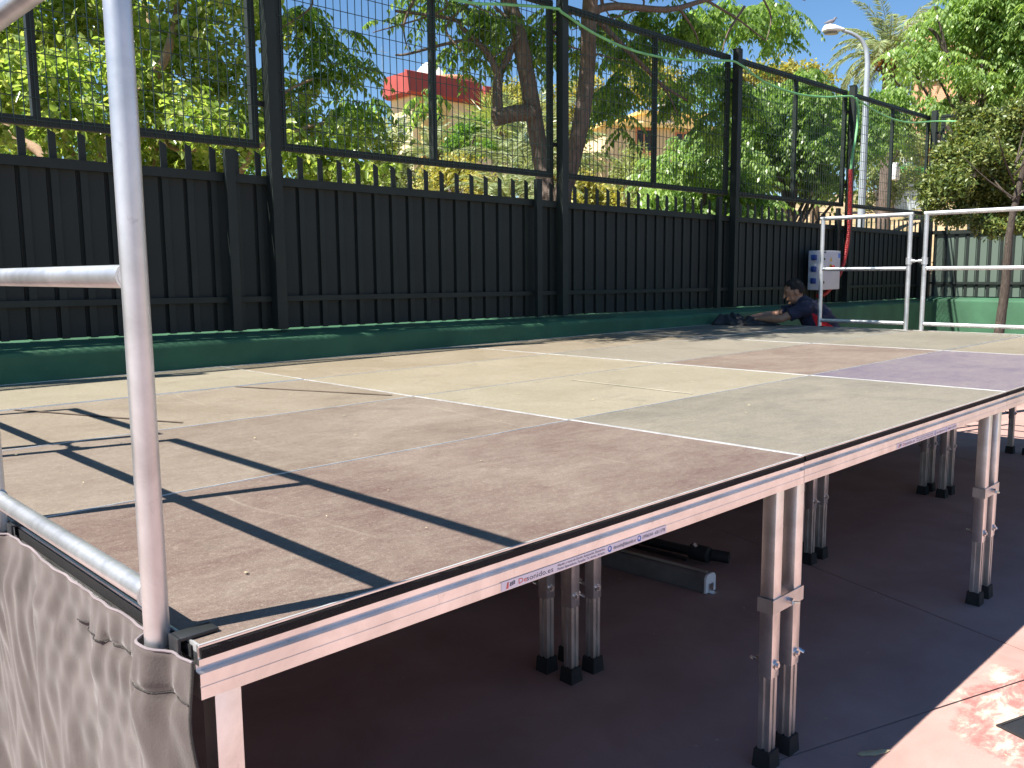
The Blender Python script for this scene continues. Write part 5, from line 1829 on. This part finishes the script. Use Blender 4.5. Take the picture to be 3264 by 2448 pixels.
def kiosk():
    D = 30.0
    c = at(2862, 545, D)
    ang = math.atan2(*(at(2960, 545, D) - c)[[1, 0]])
    to = oriented(c, ang)
    gz = base_on(c)[2]
    z0, z1 = at(2880, 535, D)[2], at(2880, 462, D)[2]
    root = thing('small_hut', (c[0], c[1], min(gz, z0 - 0.5)), 'small pale hut with an orange door seen far off through the last mesh panel', 'hut')
    mb = MB(); obox(mb, to, 0, 1.3, 0, 1.5, min(gz, z0 - 0.5), z1); mb.build('wall', simple('pale_blue_slats', (0.52, 0.58, 0.62), 0.7), root)
    for k in range(7):
        mb = MB(); obox(mb, to, 0.02 + k * 0.098, 0.09 + k * 0.098, -0.04, -0.005, z0 + 0.1, z1 - 0.05); mb.build('slat', M['white_wall'], root)
    mb = MB(); obox(mb, to, 0.72, 1.25, -0.05, -0.004, z0 + 0.02, z1 - 0.05); d = mb.build('door', M['orange_wall'], root)
    mb = MB(); obox(mb, to, -0.1, 1.45, -0.4, 1.6, z1 + 0.001, z1 + 0.07); mb.build('roof', M['white_wall'], root)
    mb = MB(); obox(mb, to, -0.05, 1.5, -0.3, -0.06, z0 - 0.25, z0); mb.build('step', simple('green_step', (0.08, 0.35, 0.07), 0.7), root)


red_trim_house()
cream_house()
brick_block()
kiosk()


# ------------------------------------------------------------------ man leaning over the far corner, and his black cloth
MO = Vector((8.395, 2.838, SZ))                     # back of the waist at deck height
MF = Vector((-0.53, 0.848, 0.0)).normalized()       # the way he faces
MS = Vector((0.848, 0.53, 0.0)).normalized()        # away from the camera


def mp(a, s, h):
    return MO + MF * a + MS * s + Vector((0, 0, h))


def remesh(mb, name, voxel, mats, parent=None, smooth_it=6):
    me = mb.mesh(name, mats)
    o = bpy.data.objects.new(name, me)
    COL.objects.link(o)
    r = o.modifiers.new('r', 'REMESH'); r.mode = 'VOXEL'; r.voxel_size = voxel
    s = o.modifiers.new('s', 'SMOOTH'); s.factor = 0.5; s.iterations = smooth_it
    bpy.context.view_layer.update()
    dg = bpy.context.evaluated_depsgraph_get()
    m2 = bpy.data.meshes.new_from_object(o.evaluated_get(dg))
    bpy.data.objects.remove(o)
    m2.materials.clear()
    for k in (mats if isinstance(mats, list) else [mats]):
        m2.materials.append(k)
    m2.polygons.foreach_set('use_smooth', [True] * len(m2.polygons))
    m2.name = name
    return m2


def capsule(mb, pts, rad, n=14, flat=1.0):
    """tube with rounded ends"""
    p = [Vector(q) for q in pts]
    d0 = (p[0] - p[1]).normalized(); d1 = (p[-1] - p[-2]).normalized()
    P2 = [p[0] + d0 * rad[0] * 0.9, p[0] + d0 * rad[0] * 0.6] + p + [p[-1] + d1 * rad[-1] * 0.6, p[-1] + d1 * rad[-1] * 0.9]
    R2 = [rad[0] * 0.35, rad[0] * 0.8] + list(rad) + [rad[-1] * 0.8, rad[-1] * 0.35]
    mb.tube(P2, R2, n, True, flat)


def oval(mb, c, ax, rx, ry, rz, n=18, mrows=12):
    """ellipsoid with axes ax = (X, Y, Z vectors)"""
    V, F = [], []
    for i in range(mrows + 1):
        th = math.pi * i / mrows
        for k in range(n):
            ph = 2 * math.pi * k / n
            V.append(Vector(c) + ax[0] * rx * math.sin(th) * math.cos(ph) + ax[1] * ry * math.sin(th) * math.sin(ph) + ax[2] * rz * math.cos(th))
    for i in range(mrows):
        for k in range(n):
            F.append((i * n + k, i * n + (k + 1) % n, (i + 1) * n + (k + 1) % n, (i + 1) * n + k))
    mb.add(V, F)


def loft(mb, rings, n=20):
    V, F = [], []
    for c, u, v, ru, rv in rings:
        for k in range(n):
            t = 2 * math.pi * k / n
            cu, su = math.cos(t), math.sin(t)
            V.append(Vector(c) + u * ru * math.copysign(abs(cu) ** 0.85, cu) + v * rv * math.copysign(abs(su) ** 0.85, su))
    m_ = len(rings)
    for i in range(m_ - 1):
        for k in range(n):
            F.append((i * n + k, i * n + (k + 1) % n, (i + 1) * n + (k + 1) % n, (i + 1) * n + k))
    F += [tuple(range(n - 1, -1, -1)), tuple((m_ - 1) * n + k for k in range(n))]
    mb.add(V, F)


def person():
    root = thing('person', tuple(mp(0.15, 0, -SZ)), 'dark-haired person in a navy polo shirt with red side panels bending over a black cloth', 'person')
    up = Vector((0, 0, 1))
    skin = simple('skin', (0.33, 0.17, 0.105), 0.5, var=0.1, vscale=14)
    navy = simple('navy_shirt', (0.018, 0.019, 0.042), 0.85, var=0.25, vscale=18, bump=0.3, bscale=60)
    redp = simple('red_shirt_panel', (0.55, 0.012, 0.02), 0.8, var=0.12, vscale=18)
    hairm = simple('black_hair', (0.006, 0.0055, 0.005), 0.75, bump=0.6, bscale=180)
    # torso frame: spine leans forward
    sp = [(0.10, -0.30), (0.15, -0.16), (0.215, -0.03), (0.285, 0.07), (0.36, 0.15), (0.42, 0.205)]
    spine = [mp(a, 0, h) for a, h in sp]

    def torso_rings(gw, gd):
        out = []
        wid = [0.150, 0.150, 0.155, 0.170, 0.180, 0.150]
        dep = [0.125, 0.140, 0.150, 0.152, 0.138, 0.095]
        for i, p in enumerate(spine):
            d = (spine[min(i + 1, 5)] - spine[max(i - 1, 0)]).normalized()
            v = MS.cross(d).normalized()
            out.append((p, MS, v, wid[i] + gw, dep[i] + gd))
        return out
    # arms: shoulder, elbow, wrist  (near arm has s < 0)
    nS, nE, nW = mp(0.435, -0.185, 0.175), mp(0.66, -0.235, 0.075), mp(0.875, -0.13, 0.068)
    fS, fE, fW = mp(0.455, 0.18, 0.175), mp(0.70, 0.225, 0.095), mp(0.93, 0.12, 0.078)
    body = MB()
    loft(body, torso_rings(-0.008, -0.008))
    neck0, neck1 = mp(0.43, 0, 0.215), mp(0.50, 0, 0.30)
    capsule(body, [neck0, neck1], [0.062, 0.057])
    # head: axis tipped forward and down
    hup = (up * 0.80 - MF * 0.34).normalized()
    hup = (up * 0.93 + MF * 0.22).normalized()
    hf = (MF * 0.95 - up * 0.30).normalized()
    hup = MS.cross(hf).normalized()
    if hup.z < 0:
        hup = -hup
    hc = mp(0.525, 0, 0.365)
    ax = (hf, MS, hup)
    oval(body, hc, ax, 0.100, 0.076, 0.108)                                   # skull
    oval(body, hc + hf * 0.022 - hup * 0.062, ax, 0.074, 0.060, 0.075)         # jaw
    oval(body, hc + hf * 0.070 - hup * 0.118, ax, 0.026, 0.028, 0.020)         # chin
    capsule(body, [hc + hf * 0.096 + hup * 0.004, hc + hf * 0.112 - hup * 0.030, hc + hf * 0.118 - hup * 0.044], [0.010, 0.012, 0.0145])   # nose
    capsule(body, [hc + hf * 0.092 - MS * 0.022 - hup * 0.076, hc + hf * 0.098 - hup * 0.076, hc + hf * 0.092 + MS * 0.022 - hup * 0.076], [0.008, 0.010, 0.008])     # lips
    for s in (-1, 1):
        oval(body, hc + MS * s * 0.078 - hf * 0.012 - hup * 0.022, (hf, MS, hup), 0.020, 0.011, 0.033)   # ears
        capsule(body, [hc + hf * 0.083 + MS * s * 0.018 + hup * 0.018, hc + hf * 0.074 + MS * s * 0.05 + hup * 0.018], [0.011, 0.010])   # brow
    for S_, E_, W_ in ((nS, nE, nW), (fS, fE, fW)):
        capsule(body, [S_, S_.lerp(E_, 0.35), S_.lerp(E_, 0.75), E_], [0.062, 0.053, 0.044, 0.040])
        capsule(body, [E_, E_.lerp(W_, 0.3), E_.lerp(W_, 0.7), W_], [0.041, 0.044, 0.034, 0.026])
    # hands with five bent fingers each
    for W_, E_, sd in ((nW, nE, 1), (fW, fE, -1)):
        d = (W_ - E_).normalized(); d = (d + Vector((0, 0, -0.05))).normalized()
        sv = d.cross(up).normalized()
        n_ = sv.cross(d).normalized()
        palm_c = W_ + d * 0.055
        oval(body, palm_c, (d, sv, n_), 0.052, 0.042, 0.019)
        for q, (o, l) in enumerate(((-0.031, 0.062), (-0.011, 0.074), (0.010, 0.078), (0.030, 0.068))):
            b0 = W_ + d * 0.090 + sv * o
            b1 = b0 + d * l * 0.42 - n_ * 0.006
            b2 = b1 + (d * 0.8 - n_ * 0.6).normalized() * l * 0.33
            b3 = b2 + (d * 0.35 - n_ * 0.9).normalized() * l * 0.27
            capsule(body, [b0, b1, b2, b3], [0.0098, 0.0092, 0.0085, 0.0076], 8)
        t0 = W_ + d * 0.035 + sv * sd * 0.034
        t1 = t0 + (d * 0.55 + sv * sd * 0.75 - n_ * 0.2).normalized() * 0.036
        t2 = t1 + (d * 0.9 + sv * sd * 0.2 - n_ * 0.35).normalized() * 0.030
        capsule(body, [t0, t1, t2], [0.0125, 0.0108, 0.0092], 8)
    # hips and legs down to the floor
    legs = []
    for s in (-1, 1):
        hp = mp(0.10, 0.085 * s, -0.27); kn = mp(0.17 + 0.02 * s, 0.10 * s, -0.60); an = mp(0.09 + 0.06 * s, 0.11 * s, -SZ + 0.09)
        legs.append((hp, kn, an))
        capsule(body, [hp, hp.lerp(kn, 0.5), kn], [0.090, 0.076, 0.056])
        capsule(body, [kn, kn.lerp(an, 0.35), an], [0.056, 0.058, 0.038])
        capsule(body, [an - MF * 0.03 - up * 0.05, an + MF * 0.13 - up * 0.06], [0.034, 0.028])
    bme = remesh(body, 'body', 0.0055, skin, smooth_it=4)
    off = ORG[root.name]
    for v in bme.vertices:
        v.co -= off
    link('body', bme, root)
    # shirt
    sh = MB()
    loft(sh, torso_rings(0.010, 0.010)[1:])
    oval(sh, mp(0.415, 0, 0.19), (MF, MS, up), 0.11, 0.18, 0.115)
    for S_, E_ in ((nS, nE), (fS, fE)):
        capsule(sh, [S_ - (E_ - S_) * 0.12, S_, S_.lerp(E_, 0.32)], [0.080, 0.080, 0.070])
        sh.tube([S_.lerp(E_, 0.2), S_.lerp(E_, 0.45), S_.lerp(E_, 0.66)], [0.074, 0.069, 0.072], 18)
    sh.tube([mp(0.425, 0, 0.235), mp(0.463, 0, 0.262)], [0.088, 0.072], 20)      # collar
    sme = remesh(sh, 'shirt', 0.006, [navy, redp], smooth_it=3)
    # gentle creases, then the red side panels
    co = np.zeros(len(sme.vertices) * 3, dtype=np.float32); sme.vertices.foreach_get('co', co); co = co.reshape(-1, 3)
    no = np.array([v.normal for v in sme.vertices])
    rel = co - np.array(MO)
    a_ = rel @ np.array(MF); s_ = rel @ np.array(MS); h_ = rel[:, 2]
    cr = 0.0035 * np.sin(a_ * 62 + h_ * 38 + 3 * np.sin(s_ * 9)) * np.clip((0.62 - a_) * 3, 0.25, 1) + 0.003 * np.sin(h_ * 70 - a_ * 25 + s_ * 20)
    co = co + no * cr[:, None]
    sme.vertices.foreach_set('co', (co - np.array(off)).astype(np.float32).ravel())
    mi = np.zeros(len(sme.polygons), dtype=np.int32)
    cen = np.array([p.center for p in sme.polygons]) + np.array(off) - np.array(MO)
    pa, ps, ph = cen @ np.array(MF), cen @ np.array(MS), cen[:, 2]
    # wedge: tip under the arm, widening down the flank to the hem
    axis = (pa - (0.335 - (0.12 - ph) * 0.9))
    wdt = 0.012 + np.clip(0.13 - ph, 0, 0.3) * 0.52
    mi[(np.abs(axis) < wdt) & (ph < 0.13) & (np.abs(ps) > 0.07)] = 1
    sme.polygons.foreach_set('material_index', mi)
    sme.update()
    sho = link('shirt', sme, root)
    # trousers and shoes
    tr = MB()
    oval(tr, mp(0.10, 0, -0.25), (MF, MS, up), 0.135, 0.17, 0.13)
    for hp, kn, an in legs:
        capsule(tr, [hp, hp.lerp(kn, 0.5), kn], [0.106, 0.092, 0.074])
        tr.tube([kn, kn.lerp(an, 0.5), an + up * 0.02], [0.074, 0.072, 0.066], 16)
    tme = remesh(tr, 'trousers', 0.009, simple('dark_trousers', (0.02, 0.021, 0.028), 0.9, bump=0.3), smooth_it=4)
    for v in tme.vertices:
        v.co -= off
    link('trousers', tme, root)
    for hp, kn, an in legs:
        s_ = MB()
        capsule(s_, [an - MF * 0.035 - up * 0.048, an + MF * 0.05 - up * 0.048, an + MF * 0.15 - up * 0.052], [0.041, 0.040, 0.035], 12)
        s_.build('shoe', M['rubber'], root, True)
    # hair: cap over the back and top of the skull, short at the sides
    hr = MB()
    oval(hr, hc - hf * 0.010 + hup * 0.016, ax, 0.103, 0.083, 0.108)
    oval(hr, hc + hf * 0.024 + hup * 0.056, ax, 0.060, 0.064, 0.056)
    hm = remesh(hr, 'hair', 0.006, hairm, smooth_it=2)
    bm = bmesh.new(); bm.from_mesh(hm)
    kill = []
    for v in bm.verts:
        r_ = v.co - hc
        f_, u_, sd = r_.dot(hf), r_.dot(hup), r_.dot(MS)
        if (f_ > 0.060 and u_ < 0.078) or (f_ > 0.035 and u_ < 0.056) or (f_ > 0.012 and u_ < 0.012) or u_ < -0.062 or (abs(sd) > 0.05 and -0.04 < f_ < 0.03 and u_ < 0.004):
            kill.append(v)
    bmesh.ops.delete(bm, geom=kill, context='VERTS')
    for v in bm.verts:
        r_ = v.co - hc
        v.co += r_.normalized() * 0.005 * math.sin(r_.x * 330) * math.sin(r_.y * 290 + r_.z * 300)
        v.co -= off
    bm.to_mesh(hm); bm.free()
    link('hair', hm, root)
    # eyes
    for s in (-1, 1):
        e = MB()
        oval(e, hc + hf * 0.078 + MS * s * 0.033 - hup * 0.002, ax, 0.012, 0.014, 0.009, 10, 8)
        e.build('eye', simple('dark_eye', (0.02, 0.014, 0.012), 0.3), root, True)


person()


def black_cloth():
    c0 = Vector((7.80, 3.68, SZ))
    d = Vector((0.36, -0.93, 0)).normalized()       # towards the man's waist, along the deck edge
    w = Vector((-0.93, -0.36, 0)).normalized()
    n, m_ = 70, 36
    V, F = [], []
    r2 = np.random.default_rng(5)
    ph = r2.uniform(0, 6.28, 12)
    for i in range(n + 1):
        for j in range(m_ + 1):
            s, t = i / n, j / m_
            a = -0.28 + 0.62 * s
            b = (-0.14 + 0.30 * t) * (1 - 0.35 * s)
            a += 0.03 * math.sin(t * 7 + ph[0]) + 0.02 * math.sin(t * 15 + ph[1])
            b += 0.025 * math.sin(s * 9 + ph[2]) + 0.012 * math.sin(s * 21 + ph[3])
            hgt = 0.095 * (1 - s) ** 0.8 + 0.035
            edge = min(1, 6 * min(s, 1 - s, t * 0.8, (1 - t) * 0.8))
            e = max(0.0, edge) ** 0.5
            f = 0.62 + 0.25 * math.sin(s * 11 + 3 * math.sin(t * 5 + ph[4]) + ph[5]) + 0.18 * math.sin(t * 13 + s * 7 + ph[6]) + 0.10 * math.sin(s * 37 - t * 19 + ph[7]) + 0.07 * math.sin(t * 41 + s * 23 + ph[8])
            z = 0.003 + max(0.0, hgt * e * f)
            p = c0 + d * a + w * b
            if p.x > 7.985:
                p.x = 7.985 - 0.3 * (p.x - 7.985)
            V.append((p.x, p.y, SZ + z))
    for i in range(n):
        for j in range(m_):
            k = i * (m_ + 1) + j
            F.append((k, k + 1, k + m_ + 2, k + m_ + 1))
    off = Vector((c0.x, c0.y, SZ))
    me = new_mesh('folded_cloth', [(a - off.x, b - off.y, c - off.z) for a, b, c in V], F, simple('black_cloth', (0.022, 0.022, 0.025), 0.75, var=0.4, vscale=9, bump=0.2, bscale=90), True)
    o = link('folded_cloth', me, None, tuple(off))
    so = o.modifiers.new('t', 'SOLIDIFY'); so.thickness = 0.004; so.offset = -1
    tag(o, 'crumpled black cloth lying on the far corner of the stage under the hands', 'cloth')


black_cloth()
bpy.context.view_layer.update()
